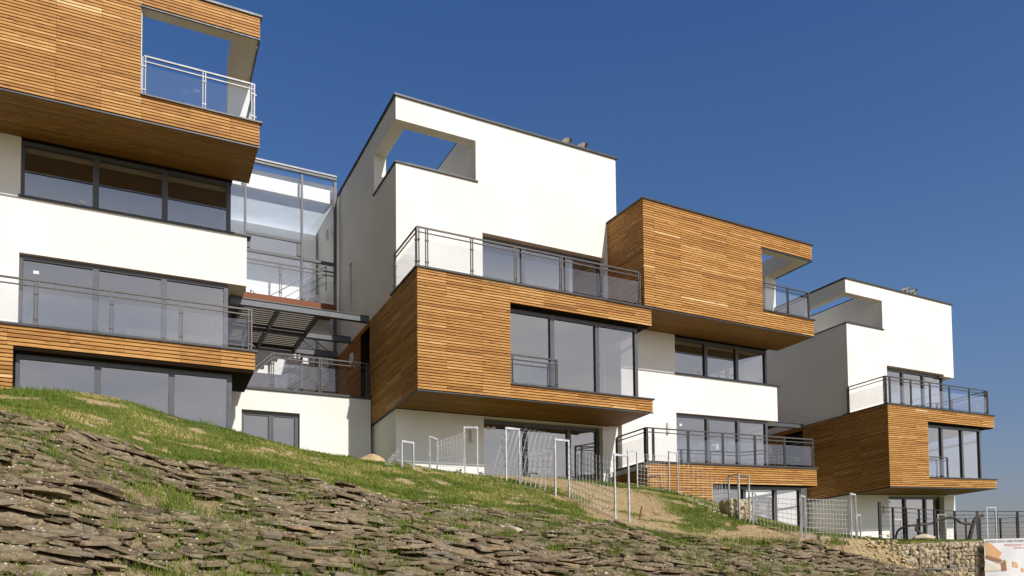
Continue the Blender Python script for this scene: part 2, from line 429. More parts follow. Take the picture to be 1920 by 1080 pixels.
def balustrade(fr, parent, path, w, h=1.13, posts=None, glass='rail_glass', steel='rail_steel', label=None):
    """path: (u,v) corners; posts: per leg, positions 0..1."""
    top = MB(); r = 0.021
    for (a, b) in zip(path, path[1:]):
        for z, rr in ((h, 0.021), (h - 0.14, 0.015)):
            dx, dy = b[0] - a[0], b[1] - a[1]; L = math.hypot(dx, dy)
            nx, ny = -dy / L * rr, dx / L * rr
            P = [(a[0] - nx, a[1] - ny, w + z - rr), (b[0] - nx, b[1] - ny, w + z - rr), (b[0] + nx, b[1] + ny, w + z - rr), (a[0] + nx, a[1] + ny, w + z - rr)]
            P += [(p_[0], p_[1], p_[2] + 2 * rr) for p_ in P]
            top.quadbox(P)
    o = top.build('balustrade', steel, parent, fr)
    if label: o['label'] = label
    for (a, b), ts in zip(zip(path, path[1:]), posts):
        dx, dy = b[0] - a[0], b[1] - a[1]; L = math.hypot(dx, dy); ex, ey = dx / L, dy / L
        def xy(t, off=0): return a[0] + ex * (t * L + off), a[1] + ey * (t * L + off)
        for t in ts:
            p_ = MB(); x, y = xy(t)
            for off in (-0.032, 0.032):
                qx, qy = xy(t, off)
                p_.box(qx - 0.013, qx + 0.013, qy - 0.022, qy + 0.022, w - 0.06, w + h - 0.022)
            for z in (0.17, 0.80):
                p_.box(x - 0.055, x + 0.055, y - 0.032, y + 0.010, w + z - 0.02, w + z + 0.02)
            p_.build('post', steel, o, fr)
        for t0, t1 in zip(ts, ts[1:]):
            q0 = xy(t0, 0.06); q1 = xy(t1, -0.06); g = MB()
            g.quad([(q0[0], q0[1], w + 0.10), (q1[0], q1[1], w + 0.10), (q1[0], q1[1], w + 0.84), (q0[0], q0[1], w + 0.84)])
            g.build('glass_pane', glass, o, fr)
    return o
def wall_lamp(fr, parent, u, v, w, axis='v', glow=False):
    m_ = MB()
    if axis == 'v': m_.box(u - 0.06, u + 0.06, v - 0.09, v - 0.001, w - 0.20, w + 0.20); m_.box(u - 0.04, u + 0.04, v - 0.11, v - 0.09, w - 0.17, w + 0.17)
    else: m_.box(u - 0.09, u - 0.001, v - 0.08, v + 0.08, w - 0.20, w + 0.20); m_.box(u - 0.11, u - 0.09, v - 0.06, v + 0.06, w - 0.17, w + 0.17)
    return m_.build('wall_lamp', 'white_plastic', parent, fr)

# ------------------------------------------------------------------ terrain
UG = np.array([0.87623303, 0.48188762]); VG = np.array([-0.48188762, 0.87623303])
ZT = np.array([(-14, 4.3), (-4, 3.95), (-1, 3.65), (-.4, 3.57), (.2, 3.35), (1.1, 3.14), (2.5, 3.02), (3.5, 2.94), (4.6, 2.72), (6, 2.58), (7.5, 2.52), (8.4, 2.44), (10, 2.20), (12.3, 2.06), (13.9, 2.12), (16.1, 2.14), (18, 2.15), (30, 2.3), (80, 2.0)])
ZC = np.array([(-14, 5.4), (-1.4, 4.85), (-.1, 4.93), (.5, 4.85), (1.5, 4.58), (2.5, 4.41), (3.8, 4.12), (4.9, 4.02), (6.1, 3.96), (7.6, 3.79), (8.8, 3.74), (10.3, 3.62), (11.8, 3.5), (13, 3.5), (14.1, 3.42), (15.2, 3.25), (17.5, 2.78), (19.7, 2.38), (22.2, 2.46), (29.8, 2.52), (80, 2.2)])
Z20 = np.array([(-14, 6.0), (-1.7, 5.5), (-.2, 5.6), (.6, 5.5), (1.8, 5.2), (3.2, 5.0), (4.7, 4.62), (6.2, 4.5), (7.7, 4.47), (9.4, 4.36), (11, 4.39), (12.9, 4.42), (14.7, 4.38), (16.2, 4.36), (17.6, 4.15), (19, 3.92), (21.8, 3.22), (24.7, 2.57), (27.8, 2.62), (37, 2.7), (80, 2.4)])
def hash2(i, j):
    h = (i * 374761393 + j * 668265263) & 0x7fffffff
    h = ((h ^ (h >> 13)) * 1274126177) & 0x7fffffff
    return ((h ^ (h >> 16)) & 0xffff) / 65535.0
def vnoise(x, y):
    x = np.asarray(x, float); y = np.asarray(y, float)
    i = np.floor(x).astype(np.int64); j = np.floor(y).astype(np.int64); fx = x - i; fy = y - j
    fx = fx * fx * (3 - 2 * fx); fy = fy * fy * (3 - 2 * fy)
    return (hash2(i, j) * (1 - fx) + hash2(i + 1, j) * fx) * (1 - fy) + (hash2(i, j + 1) * (1 - fx) + hash2(i + 1, j + 1) * fx) * fy
def fbm(x, y, o=4):
    r = 0; a = 0.5; t = 0
    for k in range(o):
        r = r + a * vnoise(x * 2 ** k + 17.3 * k, y * 2 ** k + 5.1 * k); t += a; a *= 0.5
    return r / t
def ground_z(u, v, rough=True):
    u = np.asarray(u, float); v = np.asarray(v, float)
    zt = np.interp(u, ZT[:, 0], ZT[:, 1]); zc = np.interp(u, ZC[:, 0], ZC[:, 1]); z20 = np.interp(u, Z20[:, 0], Z20[:, 1])
    s = np.clip((v - 4) / 8, 0, 1)
    line = 12.83 - 0.777 * (u - 18.2)
    drop = np.clip((u - 14.2) / 3.0, 0, 1) * ((u < 18.2) | (v < line + 0.45))
    bank = zt * s
    bank = np.where((v < 12.8) | (u > 18.2), bank * (1 - 0.64 * drop * np.where(u > 18.2, np.clip((line + 0.45 - v) / 0.05, 0, 1), np.clip((12.8 - v) / 1.2, 0, 1))), bank)
    # raised terrace behind the gabions
    front = (u > 18.2) & (v < line + 0.45)
    up = np.clip((v - line - 0.45) / 0.12, 0, 1) * np.clip((u - 18.1) / 0.15, 0, 1)
    bank = bank * (1 - up) + np.maximum(bank, zt * 0.985) * up
    low = bank
    t1 = np.clip((v - 12) / 4, 0, 1); t2 = np.clip((v - 16) / 4, 0, 1)
    z = np.where(v < 12, bank, np.where(v < 16, np.maximum(bank, zt + (zc - zt) * t1), zc + (z20 - zc) * t2))
    z = np.where((v >= 12) & (v < 12.8) & (u > 15.6) & (u < 18.2), bank + (zt - bank) * np.clip((v - 12) / 0.8, 0, 1), z)
    z = np.where(front, low, z)
    if rough:
        am = np.clip((v - 4) / 2, 0, 1) * np.where(v < 12, 0.10, 0.05)
        z = z + am * (fbm(u * 1.3, v * 1.3, 4) - 0.5) * 2 * np.where(u > 18.3, 0.2, 1)
    return z
def gxy(u, v): return UG[0] * u + VG[0] * v, UG[1] * u + VG[1] * v
def gw(u, v, dz=0.0):
    x, y = gxy(u, v); return np.array([x, y, float(ground_z(u, v)) + dz])
def tohome(x, y): return UG[0] * x + UG[1] * y, VG[0] * x + VG[1] * y
def on_ground(x, y, dz=0.0):
    u, v = tohome(x, y); return np.array([x, y, float(ground_z(u, v)) + dz])
def grass_mask(u, v):
    """1 where turf grows, 0 on bare soil."""
    n = fbm(u * 1.1, v * 1.7, 4); n2 = fbm(u * 4.1 + 40, v * 5.7, 3)
    m = np.clip((n * 0.5 + n2 * 0.5 - 0.29) / 0.20, 0, 1)
    m = m * np.clip((v - 11.7) / 0.7 + (n2 - 0.5) * 3, 0, 1)
    sand = np.exp(-(((u - 11.6) / 2.1) ** 2 + ((v - 17.4) / 3.2) ** 2) * 1.1)          # sand heaped in front of the middle house
    sand = np.maximum(sand, np.exp(-(((u - 9.9) / 0.8) ** 2 + ((v - 13.2) / 1.3) ** 2)))
    sand = np.maximum(sand, np.exp(-(((u - 14.8) / 3.2) ** 2 + ((v - 12.5) / 0.7) ** 2)) * 0.9)
    return np.clip(m - sand * 1.35, 0, 1)
def build_terrain():
    us = np.concatenate([np.arange(-14, -3, 0.6), np.arange(-3, 20, 0.14), np.arange(20, 44, 0.5), np.arange(44, 81, 4)])
    vs = np.concatenate([np.arange(-8, 4, 1.0), np.arange(4, 22, 0.14), np.arange(22, 60, 1.5)])
    A, B = np.meshgrid(us, vs, indexing='ij'); Z = ground_z(A, B)
    X, Y = gxy(A, B)
    nu, nv = A.shape
    P = np.stack([X, Y, Z], -1).reshape(-1, 3)
    idx = np.arange(nu * nv).reshape(nu, nv)
    F = np.stack([idx[:-1, :-1], idx[1:, :-1], idx[1:, 1:], idx[:-1, 1:]], -1).reshape(-1, 4).tolist()
    # skirt reaching the horizon
    rim = list(idx[:, 0]) + list(idx[-1, 1:]) + list(idx[::-1, -1][1:]) + list(idx[0, ::-1][1:-1])
    P = P.tolist(); k = len(P); n = len(rim)
    c = np.mean(np.array(P), 0)
    for r, zz in ((110, -1.0), (4500, -30.0)):
        for i in rim:
            d = np.array(P[i][:2]) - c[:2]; d = d / (np.linalg.norm(d) + 1e-9); P.append([c[0] + d[0] * r, c[1] + d[1] * r, zz])
    for i in range(n):
        j = (i + 1) % n
        F.append((rim[j], rim[i], k + i, k + j)); F.append((k + j, k + i, k + n + i, k + n + j))
    me = bpy.data.meshes.new('ground'); me.from_pydata(P, [], F); me.materials.append(MAT['ground'])
    PA = np.array(P); uu, vv = tohome(PA[:, 0], PA[:, 1])
    g = grass_mask(uu, vv).astype(np.float32); g[k:] = 0.6
    bk = (np.clip((12.4 - vv) / 0.7 + (fbm(uu * 2, vv * 2, 3) - 0.5) * 3, 0, 1) * np.clip((vv - 3.2) / 0.8, 0, 1) * (uu < 18.5)).astype(np.float32); bk[k:] = 0
    for nm, arr in (('grassy', g), ('bank', bk)):
        at = me.attributes.new(nm, 'FLOAT', 'POINT'); at.data.foreach_set('value', arr)
    li = np.zeros(len(me.loops), np.int32); me.loops.foreach_get('vertex_index', li)
    uvl = me.uv_layers.new(name='UVMap'); uvl.data.foreach_set('uv', np.stack([uu[li], vv[li]], 1).astype(np.float32).ravel())
    me.polygons.foreach_set('use_smooth', [True] * len(me.polygons)); me.update()
    o = bpy.data.objects.new('ground', me); COL.objects.link(o); o['kind'] = 'structure'
build_terrain()

# ------------------------------------------------------------------ houses
FC = Frame([-2.60902663, 21.537, 10.27630336], [0.87647659, 0.48144448, 0.01073153], [-0.48144448, 0.87647659, -0.07521222])
FR = Frame([15.84148529, 32.23, 8.48966862], [0.84546755, 0.53402681, 0.03835443], [-0.53402681, 0.84546755, -0.06862604])
FD = Frame([4.5165, 25.4852, 14.1048], [0.84748309, 0.5308224, 0.03510647], [-0.5308224, 0.84748309, -0.06862604])
FL = Frame([-14.78581256, 16.8594404, 17.07876254], [0.89479152, 0.44648419, -0.00168077], [-0.44648419, 0.89479152, -0.07521222])

def tower_house(fr, label, cat, U, tw, wht, leftend, railpost, right_return):
    """White tower over a timber box that juts out above a white plinth."""
    t = empty('terrace_house', fr.pt(0, 0, -6), label, cat)
    F = Frame([0, 0, 0], [1, 0, 0], [0, 1, 0]); F.M = fr.M; F.off = 6.0
    # all parts are modelled with w measured from the coping of the timber box; the empty stands 6 m lower
    TV, H = tw, wht
    # white tower and plinth
    m = MB()
    m.solid([(0.09, U + 0.05, TV, 11.5, 0.0, H), (0.08, U, 1.98, 11.5, -9.0, -3.57)],
            [(0.50, 2.83, TV + 0.36, 7.0, 2.75, H),                    # roof terrace
             (0.50, 2.83, TV, TV + 0.36, 4.06, 5.44), (0.09, 0.50, TV, TV + 0.36, 4.06, 5.44), (0.09, 0.50, TV + 0.36, 3.98, 4.06, 5.44),
             (0.09, 0.32, 6.46, 6.78, 1.25, 2.95),                     # slit window
             (3.05, 7.88, TV, 2.6, 0.06, 2.44), (2.6, 8.0, 2.6, 6.0, 0.06, 2.6),
             (3.07, 7.75, 1.98, 2.5, -6.8, -3.60), (2.8, 7.9, 2.5, 6.0, -6.8, -3.60)] +
            ([(7.88, U + 0.05, TV, 6.0, 0.06, 2.34)] if right_return else []))
    m.build('white_wall', 'white_render', t, F)
    # timber box core
    m = MB(); V1 = 1.74
    m.solid([(0.03, U - 0.03, 0.03, V1, -3.53, -0.03), (0.03, U - 0.33, V1, 11.4, -3.53, -0.03)],
            [(0.3, U - 0.5, 0.4, 7.0, -3.13, -0.62), (3.0, U - 0.03, 0.03, 0.4, -3.13, -0.62), (U - 0.5, U - 0.03, 0.03, 3.4, -3.13, -0.62),
             (0.03, 0.5, 4.2, 5.25, -2.5, -0.22)])
    core = m.build('timber_box', 'membrane', t, F)
    # room linings (rooms behind the glass)
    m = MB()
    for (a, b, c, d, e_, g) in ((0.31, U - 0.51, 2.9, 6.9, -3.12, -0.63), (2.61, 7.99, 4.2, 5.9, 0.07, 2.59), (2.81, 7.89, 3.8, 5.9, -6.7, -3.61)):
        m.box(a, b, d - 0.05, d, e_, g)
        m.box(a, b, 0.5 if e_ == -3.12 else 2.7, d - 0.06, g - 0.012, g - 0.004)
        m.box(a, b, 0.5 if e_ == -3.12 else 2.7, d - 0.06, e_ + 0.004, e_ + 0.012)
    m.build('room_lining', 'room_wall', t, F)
    # boards
    J = [0.9, 2.05, 3.0, 4.2, 5.4, 6.6, 7.7]
    m = MB()
    clad(m, 'v', 0.028, [(0.0, 3.0, -3.131, -0.641), (0.0, U, -0.641, -0.06), (0.0, U, -3.55, -3.131)], J, top=-0.06)
    clad(m, 'u', 0.028, [(0.03, 4.2, -3.55, -0.06), (4.2, 5.25, -0.22, -0.06), (4.2, 5.25, -3.55, -2.5), (5.25, 11.4, -3.55, -0.06)], [1.3, 2.6, 3.9, 6.4, 7.8, 9.5], top=-0.06)
    m.build('timber_cladding', 'larch_boards', t, F)
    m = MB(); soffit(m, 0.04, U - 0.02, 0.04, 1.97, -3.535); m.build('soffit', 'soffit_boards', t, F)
    m = MB(); soffit(m, 3.0, U - 0.04, 0.04, 0.30, -0.625, 0.12); m.build('window_head', 'membrane', t, F)
    # metal edges
    m = MB()
    m.box(-0.05, U + 0.04, -0.05, 0.12, -0.055, 0.0); m.box(-0.05, 0.09, 0.12, TV + 0.2, -0.055, 0.0); m.box(U - 0.1, U + 0.04, 0.12, V1, -0.055, 0.0)
    m.box(3.0, U + 0.05, -0.05, 0.38, -3.13, -3.085); m.box(-0.012, U + 0.01, -0.012, 0.026, -3.585, -3.552); m.box(-0.012, 0.028, 0.03, 4.05, -3.585, -3.552)
    m.box(0.09 - 0.06, U + 0.11, TV - 0.06, TV + 0.2, H + 0.002, H + 0.06); m.box(0.03, 0.30, TV + 0.2, 11.55, H + 0.002, H + 0.06); m.box(U - 0.15, U + 0.11, TV + 0.2, 11.55, H + 0.002, H + 0.06)
    m.box(2.83, 3.05, TV + 0.38, 7.0, H + 0.002, H + 0.05)
    m.box(0.04, 2.9, TV - 0.05, TV + 0.36, 4.062, 4.10); m.box(0.04, 0.5, TV + 0.36, 4.0, 4.062, 4.10)
    m.build('coping', 'coping_metal', t, F)
    m = MB(); m.box(0.1, U - 0.05, 0.12, TV - 0.01, -0.028, -0.008); m.build('terrace_deck', 'deck_boards', t, F)
    # glazing
    def win(*a, **k): return window(F, t, *a, **k)
    win((3.03, 8.03), (-3.08, -0.66), 0.30, [4.66, 6.38], ret=(8.03, 3.4, ([2.2], [-1.2])))
    if right_return: win((3.05, 8.2), (0.0, 2.42), TV + 0.22, [4.7, 6.45], ret=(8.2, 5.6, ([3.9], [1.6])))
    else: win((3.05, 7.88), (0.0, 2.42), TV + 0.22, [4.7, 6.45])
    win((3.07, 7.75), (-6.6, -3.62), 2.20, [4.75, 6.48], stick=[(3.3, -3.92), (3.5, -3.9)], label='window deep in the shade of the timber box')
    m = MB(); m.quad([(0.28, 6.47, 1.26), (0.28, 6.77, 1.26), (0.28, 6.77, 2.94), (0.28, 6.47, 2.94)])
    fr_ = MB(); fr_.box(0.24, 0.30, 6.462, 6.50, 1.252, 2.948); fr_.box(0.24, 0.30, 6.74, 6.778, 1.252, 2.948)
    so = fr_.build('slit_window', 'frame_grey', t, F); m.build('pane', 'window_glass', so, F)
    m = MB(); m.box(0.30, 0.36, 4.22, 5.23, -2.48, -0.24); d = m.build('door', 'dark_door', t, F)
    m = MB(); m.box(0.24, 0.30, 5.08, 5.11, -1.55, -1.35); m.build('handle', 'bright_steel', d, F)
    # balustrades
    ur = railpost[-1]; L_ = ur - 0.03
    legs = [(0.03, TV - 0.02), (0.03, 0.08), (ur, 0.08)]; pp = [[0.0, 0.97], [(x - 0.03) / L_ for x in railpost]]
    if right_return: legs.append((ur, TV + 1.6)); pp.append([0.03, 0.5, 1.0])
    balustrade(F, t, legs, 0.0, 1.16, pp, label='terrace balustrade over the timber box')
    balustrade(F, t, [(3.06, 0.12), (4.72, 0.12)], -3.08, 0.92, [[0.02, 0.98]], label='short guard rail in front of the big window')
    m = MB()
    m.box(0.5, 2.75, TV + 0.14, TV + 0.18, 4.20, 4.24)
    for x in (0.6, 1.65, 2.65): m.box(x - 0.02, x + 0.02, TV + 0.14, TV + 0.18, 4.10, 4.20)
    m.build('roof_terrace_rail', 'rail_steel', t, F)
    # flues
    for u_, w_ in ((7.3, 0), (8.0, 0)):
        m = MB(); v_ = 3.3
        m.bar((u_, v_, H - 0.3), (u_, v_, H + 1.02), 0.10, n=14); m.bar((u_, v_, H + 1.02), (u_, v_, H + 1.05), 0.13, 0.13, n=14)
        c = MB(); c.bar((u_, v_, H + 1.08), (u_, v_, H + 1.19), 0.10, 0.21, n=14); c.bar((u_, v_, H + 1.19), (u_, v_, H + 1.24), 0.21, 0.13, n=14)
        fo = m.build('flue', 'chrome', t, F, False); c.build('cowl', 'chrome', fo, F)
    wall_lamp(F, t, 0.0, 6.05, -0.75, 'u'); wall_lamp(F, t, 2.62, 1.98, -4.25)
    wall_lamp(F, t, 2.83, 5.6, 5.15, 'u')
    # door of the roof terrace
    m = MB(); m.box(2.80, 2.828, 3.6, 5.0, 2.76, 4.95); m.build('terrace_door', 'dark_door', t, F)
    return t

def stair_hall(fr, label, gap, left_u):
    """Glazed stair hall in the gap to the left of a tower house, with entrance canopy and retaining wall."""
    F = Frame([0, 0, 0], [1, 0, 0], [0, 1, 0]); F.M = fr.M
    F.off = 6.0
    t = empty('stair_hall', fr.pt(0, 0, -6), label, 'stair hall')
    G0 = -gap
    m = MB()
    m.solid([(G0, -0.02, 4.05, 7.9, -9.0, -2.74)], [(-4.06, -2.32, 4.05, 4.6, -6.5, -3.37), (-4.06, -2.0, 4.6, 6.5, -6.5, -3.2)])
    m.build('retaining_wall', 'white_render', t, F)
    m = MB(); m.box(G0, -0.03, 4.0, 4.25, -2.735, -2.66); m.build('coping', 'coping_metal', t, F)
    m = MB(); m.box(G0, -0.04, 4.26, 7.85, -2.735, -2.70); m.build('entrance_deck', 'deck_boards', t, F)
    m = MB(); m.solid([(G0, -0.02, 11.0, 11.3, -9, 6.6), (G0, -0.02, 8.32, 8.50, 5.93, 6.62), (G0, -0.02, 8.1, 10.99, -2.95, -2.70), (G0, -2.2, 9.6, 10.99, 1.2, 1.45), (G0, -0.02, 8.13, 9.3, 1.22, 1.46)])  # front landing strip added in white to bounce sunlight onto the ceiling
    m.build('inner_wall', 'inner_wall', t, F)
    m = MB(); m.quad([(G0, 8.502, 6.0), (-0.02, 8.502, 6.0), (-0.02, 10.995, 6.0), (G0, 10.995, 6.0)]); m.build('roof_sheet', 'fill_light_roof', t, F)
    # stairs
    for (w0, u_a, n_, dr, va, vb) in ((1.45, -2.3, 9, 1, 9.4, 10.6), (-2.70, -3.6, 12, 1, 9.3, 10.5), (-0.7, -0.2, 11, -1, 8.4, 9.2)):
        m = MB()
        for k in range(n_):
            a = u_a + dr * k * 0.26; b = a + dr * 0.26; lo, hi = min(a, b), max(a, b)
            if hi > -0.05 or lo < G0: continue
            m.box(lo, hi - 0.001, va, vb, w0 + k * 0.175 - 0.10, w0 + (k + 1) * 0.175)
        m.build('stair_flight', 'inner_wall', t, F)
        m = MB(); a = (u_a, va - 0.05, w0 + 0.95); b_ = (u_a + dr * 0.26 * n_, va - 0.05, w0 + 0.95 + 0.175 * n_)
        b_ = (min(max(b_[0], G0 + .05), -0.05),) + b_[1:]
        m.bar(a, b_, 0.02); m.bar((a[0], a[1], a[2] - 0.35), (b_[0], b_[1], b_[2] - 0.35), 0.014); m.bar((a[0], a[1], a[2] - 0.65), (b_[0], b_[1], b_[2] - 0.65), 0.014)
        m.bar((a[0], a[1], w0), a, 0.02); m.bar((b_[0], b_[1], b_[2] - 0.95), b_, 0.02)
        m.build('stair_rail', 'rail_steel', t, F)
    # glass front
    m = MB(); v = 8.0; d = 0.10
    m.box(G0, -0.02, v, v + d, 6.70, 6.80)
    for x in (-3.31, -1.31): m.box(x - 0.034, x + 0.034, v - 0.004, v + d, -2.68, 6.618)
    m.box(-3.26, -1.36, v + 0.002, v + d - 0.002, 4.05, 4.15); m.box(-3.26, -1.36, v + 0.002, v + d - 0.002, 3.42, 3.52)
    m.box(-3.26, -3.14, v + 0.004, v + d - 0.004, 3.56, 4.02); m.box(-1.48, -1.36, v + 0.004, v + d - 0.004, 3.56, 4.02)
    m.box(-1.26, -0.12, v + 0.002, v + d - 0.002, 3.42, 3.52); m.box(G0, -3.36, v + 0.002, v + d - 0.002, 3.42, 3.50)
    m.box(-0.12, -0.02, v - 0.02, v + d, -2.68, 6.618)
    m.build('glass_front', 'frame_grey', t, F)
    fo = [o for o in t.children if o.name.startswith('glass_front')][-1]
    m = MB()
    for a, b in ((G0, -3.36), (-3.26, -1.36), (-1.26, -0.12)): m.quad([(a, v + 0.05, -2.68), (b, v + 0.05, -2.68), (b, v + 0.05, 6.6), (a, v + 0.05, 6.6)])
    m.build('pane', 'hall_glass', fo, F)
    m = MB(); m.box(G0, -0.02, v - 0.03, v + d + 0.03, 6.802, 6.86); m.build('roof_edge', 'bright_steel', t, F)
    # upper gallery
    m = MB(); m.box(G0, -0.30, 7.0, 7.95, 1.28, 1.50); m.build('gallery_deck', 'deck_boards', t, F)
    # canopy
    for vb, u_e in ((4.16, -0.03), (6.15, -0.03), (7.78, -0.03)):
        m = MB(); m.box(left_u, u_e, vb, vb + 0.10, -0.12, 0.06); m.box(left_u, u_e, vb - 0.03, vb + 0.13, 0.061, 0.075); m.box(left_u, u_e, vb - 0.03, vb + 0.13, -0.135, -0.121)
        m.build('canopy_beam', 'beam_steel', t, F)
    for x in (-4.0, -2.9, -1.65):
        m = MB(); m.box(x - 0.05, x + 0.05, 4.30, 6.10, -0.10, 0.04); m.box(x - 0.05, x + 0.05, 6.30, 7.73, -0.10, 0.04); m.build('canopy_crossbar', 'beam_steel', t, F)
    m = MB(); x = 4.2
    while x < 7.8: m.box(left_u, -1.6, x, x + 0.10, 0.08, 0.12); x += 0.17
    m.build('canopy_slats', 'louvre', t, F)
    window(F, t, (-4.05, -2.33), (-6.4, -3.38), 4.17, [-3.17])
    balustrade(F, t, [(G0 + 0.1, 7.05), (-0.33, 7.05)], 1.5, 1.2, [[0.0, 0.18, 0.5, 0.995]], label='gallery balustrade above the canopy')
    balustrade(F, t, [(-3.14, 4.14), (-0.06, 4.14)], -2.66, 1.13, [[0.0, 0.48, 0.985]], label='balustrade on top of the retaining wall')
    wall_lamp(F, t, -0.03, 9.1, 5.1, 'u')
    m = MB()
    for dz in (1.13, 0.99): m.bar((-3.14, 4.14, -2.66 + dz), (-4.1, 4.14, -3.6 + dz), 0.02)
    m.bar((-4.1, 4.14, -3.6), (-4.1, 4.14, -2.5), 0.02)
    m.build('stair_rail', 'rail_steel', t, F)
    return t

def terrace_house(fr, label, low_pitch, V, wl, rails, low, ground_cut):
    """Timber box on top, white storeys set back beneath, a terrace with a timber base in front."""
    t = empty('terrace_house', fr.pt(0, 0, -12), label, 'house')
    F = Frame([0, 0, 0], [1, 0, 0], [0, 1, 0]); F.M = fr.M
    F.off = 12.0
    U = 8.87; B = -3.72
    s0, s1, h1, dk, bt = wl     # sill of band window, bottom of white panel, -, deck, bottom of timber band
    # upper timber box
    m = MB()
    m.solid([(0.03, 5.9, 0.03, 1.83, B + 0.03, -0.03), (0.38, 5.9, 1.83, 9, B + 0.03, -0.03), (5.9, U - 0.03, 0.03, 1.83, B + 0.03, -3.06), (5.9, 8.4, 1.83, 9, B + 0.03, -3.06),
             (5.9, U - 0.03, 0.03, 0.36, -0.64, -0.03)])
    m.build('timber_box', 'membrane', t, F)
    m = MB()
    m.solid([(5.93, U - 0.045, 0.045, 0.37, -0.66, -0.641), (8.22, U - 0.02, 0.37, 2.12, -0.66, -0.03), (8.22, U - 0.02, 1.78, 2.12, -3.05, -0.66), (5.905, 5.925, 0.10, 7.0, -3.05, -0.04),
             (5.93, 8.21, 0.361, 0.38, -0.64, -0.04)])
    m.build('loggia_frame', 'white_render', t, F)
    J = [0.5, 1.7, 2.75, 4.0, 5.0, 5.93, 7.1, 8.1]
    m = MB()
    clad(m, 'v', 0.028, [(0.0, 5.9, -3.038, -0.631), (0.0, U, -0.631, -0.05), (0.0, U, B, -3.038)], J, top=-0.05)
    clad(m, 'u', 0.028, [(0.03, 1.9, B, -0.05)], [0.9], top=-0.05)
    m.build('timber_cladding', 'larch_boards', t, F)
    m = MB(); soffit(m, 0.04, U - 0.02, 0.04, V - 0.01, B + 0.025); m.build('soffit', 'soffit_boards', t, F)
    m = MB()
    m.box(-0.05, U + 0.05, -0.05, 0.14, -0.045, 0.012); m.box(-0.05, 0.10, 0.14, 2.2, -0.045, 0.012); m.box(U - 0.14, U + 0.05, 0.14, 2.2, -0.026, 0.012)
    m.box(5.9, U + 0.06, -0.05, 0.10, -3.058, -3.015); m.box(-0.012, U + 0.01, -0.012, 0.026, B - 0.035, B - 0.002)
    m.box(5.85, U - 0.0, -0.012, 0.03, -0.685, -0.652); m.box(U - 0.03, U + 0.01, 0.03, 2.12, -0.69, -0.661)
    m.box(3.05, U + 0.05, V - 0.06, V + 0.26, s0 - 0.004, s0 + 0.045)
    m.box(-0.05, U - 0.02, -0.05, 0.12, dk - 0.045, dk + 0.012)
    m.box(-0.05, 0.10, 0.12, 1.7, dk - 0.045, dk + 0.012)
    m.build('coping', 'coping_metal', t, F)
    # white storeys
    m = MB()
    m.solid([(0.45, 8.80, V, 9.0, -13.5, B + 0.02)],
            [(3.09, 8.80, V, V + 0.5, s0, B + 0.02), (8.30, 8.80, V + 0.5, 6.5, s0, B + 0.02), (2.8, 8.30, V + 0.5, 6.5, s0, B - 0.1),
             (3.09, 8.80, V, V + 0.5, dk + 0.06, s1), (8.30, 8.80, V + 0.5, 6.5, dk + 0.06, s1), (2.8, 8.30, V + 0.5, 6.5, dk + 0.06, s1),
             (2.8, 8.80, V, 6.0, -13.5, dk - 0.25)])
    m.build('white_wall', 'white_render', t, F)
    m = MB()
    for (e_, g) in ((s0 + .01, B - 0.11), (dk + 0.07, s1 - 0.01)):
        m.box(2.81, 5.6, 6.44, 6.49, e_, g); m.box(2.81, 2.86, V + 0.6, 6.43, e_, g)
        m.box(2.87, 8.28, V + 0.52, 6.43, g - 0.012, g - 0.004); m.box(2.87, 8.28, V + 0.52, 6.43, e_ + 0.004, e_ + 0.012)
    m.box(2.81, 8.2, 4.9, 5.0, -12.5, dk - 0.26); m.box(2.81, 8.2, 0.6, 4.89, dk - 0.276, dk - 0.262)
    m.build('room_lining', 'room_wall', t, F)
    window(F, t, (3.09, 8.36), (s0 + 0.045, B - 0.01), V + 0.12, [4.84, 6.58], ret=(8.36, 6.3, ([4.0], [])), stick=[(4.45, s0 + 0.2)], label='dark band window under the timber box')
    window(F, t, (3.09, 8.30), (dk + 0.02, s1), V + 0.12, [4.87, 6.58], ret=(8.30, 6.3, ([4.0], [s1 - 0.7])), stick=[(3.4, s1 - 0.45)], label='terrace window between two mullions')
    window(F, t, (low, 8.22), (-12.4, bt - 0.02), 0.32, [5.0, 6.72], ret=(8.22, 4.8, ([2.6], [bt - 0.75])), label='ground floor window under the terrace')
    balustrade(F, t, [(0.03, 1.6), (0.03, 0.08), (8.70, 0.08), (8.70, V)], dk + 0.012, 1.13, [[0.0, 0.96], [(x - 0.03) / 8.67 for x in rails], [0.03, 1.0]], label='long terrace balustrade')
    balustrade(F, t, [(5.98, 0.09), (8.74, 0.09), (8.74, 1.76)], -3.014, 1.08, [[0.0, 0.53, 0.985], [0.02, 1.0]], glass='dusty_rail_glass' if ground_cut else 'rail_glass',
               steel='bright_steel' if ground_cut else 'rail_steel', label='loggia balustrade on the timber box')
    wall_lamp(F, t, 2.62, V, s1 - 0.62)
    # terrace base
    bg = dk - 0.05 - low_pitch * round((dk - 0.05 - bt) / low_pitch)
    m = MB()
    m.solid([(0.03, 8.75, 0.03, V - 0.002, bt + 0.02, dk - 0.05), (0.03, low - 0.02, 0.03, V - 0.002, -13.5, bt + 0.02)], [])
    m.build('terrace_base', 'membrane', t, F)
    m = MB()
    clad(m, 'v', 0.028, [(0.0, 8.78, bg, dk - 0.05), (0.0, low - 0.02, -13.2, bg)], [0.9, 2.0, 3.1, 4.4, 5.6, 6.9, 7.9], low_pitch, top=dk - 0.05)
    clad(m, 'u', 0.028, [(0.03, V, -13.2, dk - 0.22)], [0.9], low_pitch, top=dk - 0.05)
    m.build('terrace_cladding', 'larch_boards', t, F)
    m = MB(); m.box(-0.03, 0.02, 0.04, V - 0.01, dk - 0.21, dk - 0.047); m.build('terrace_edge', 'white_plastic', t, F)
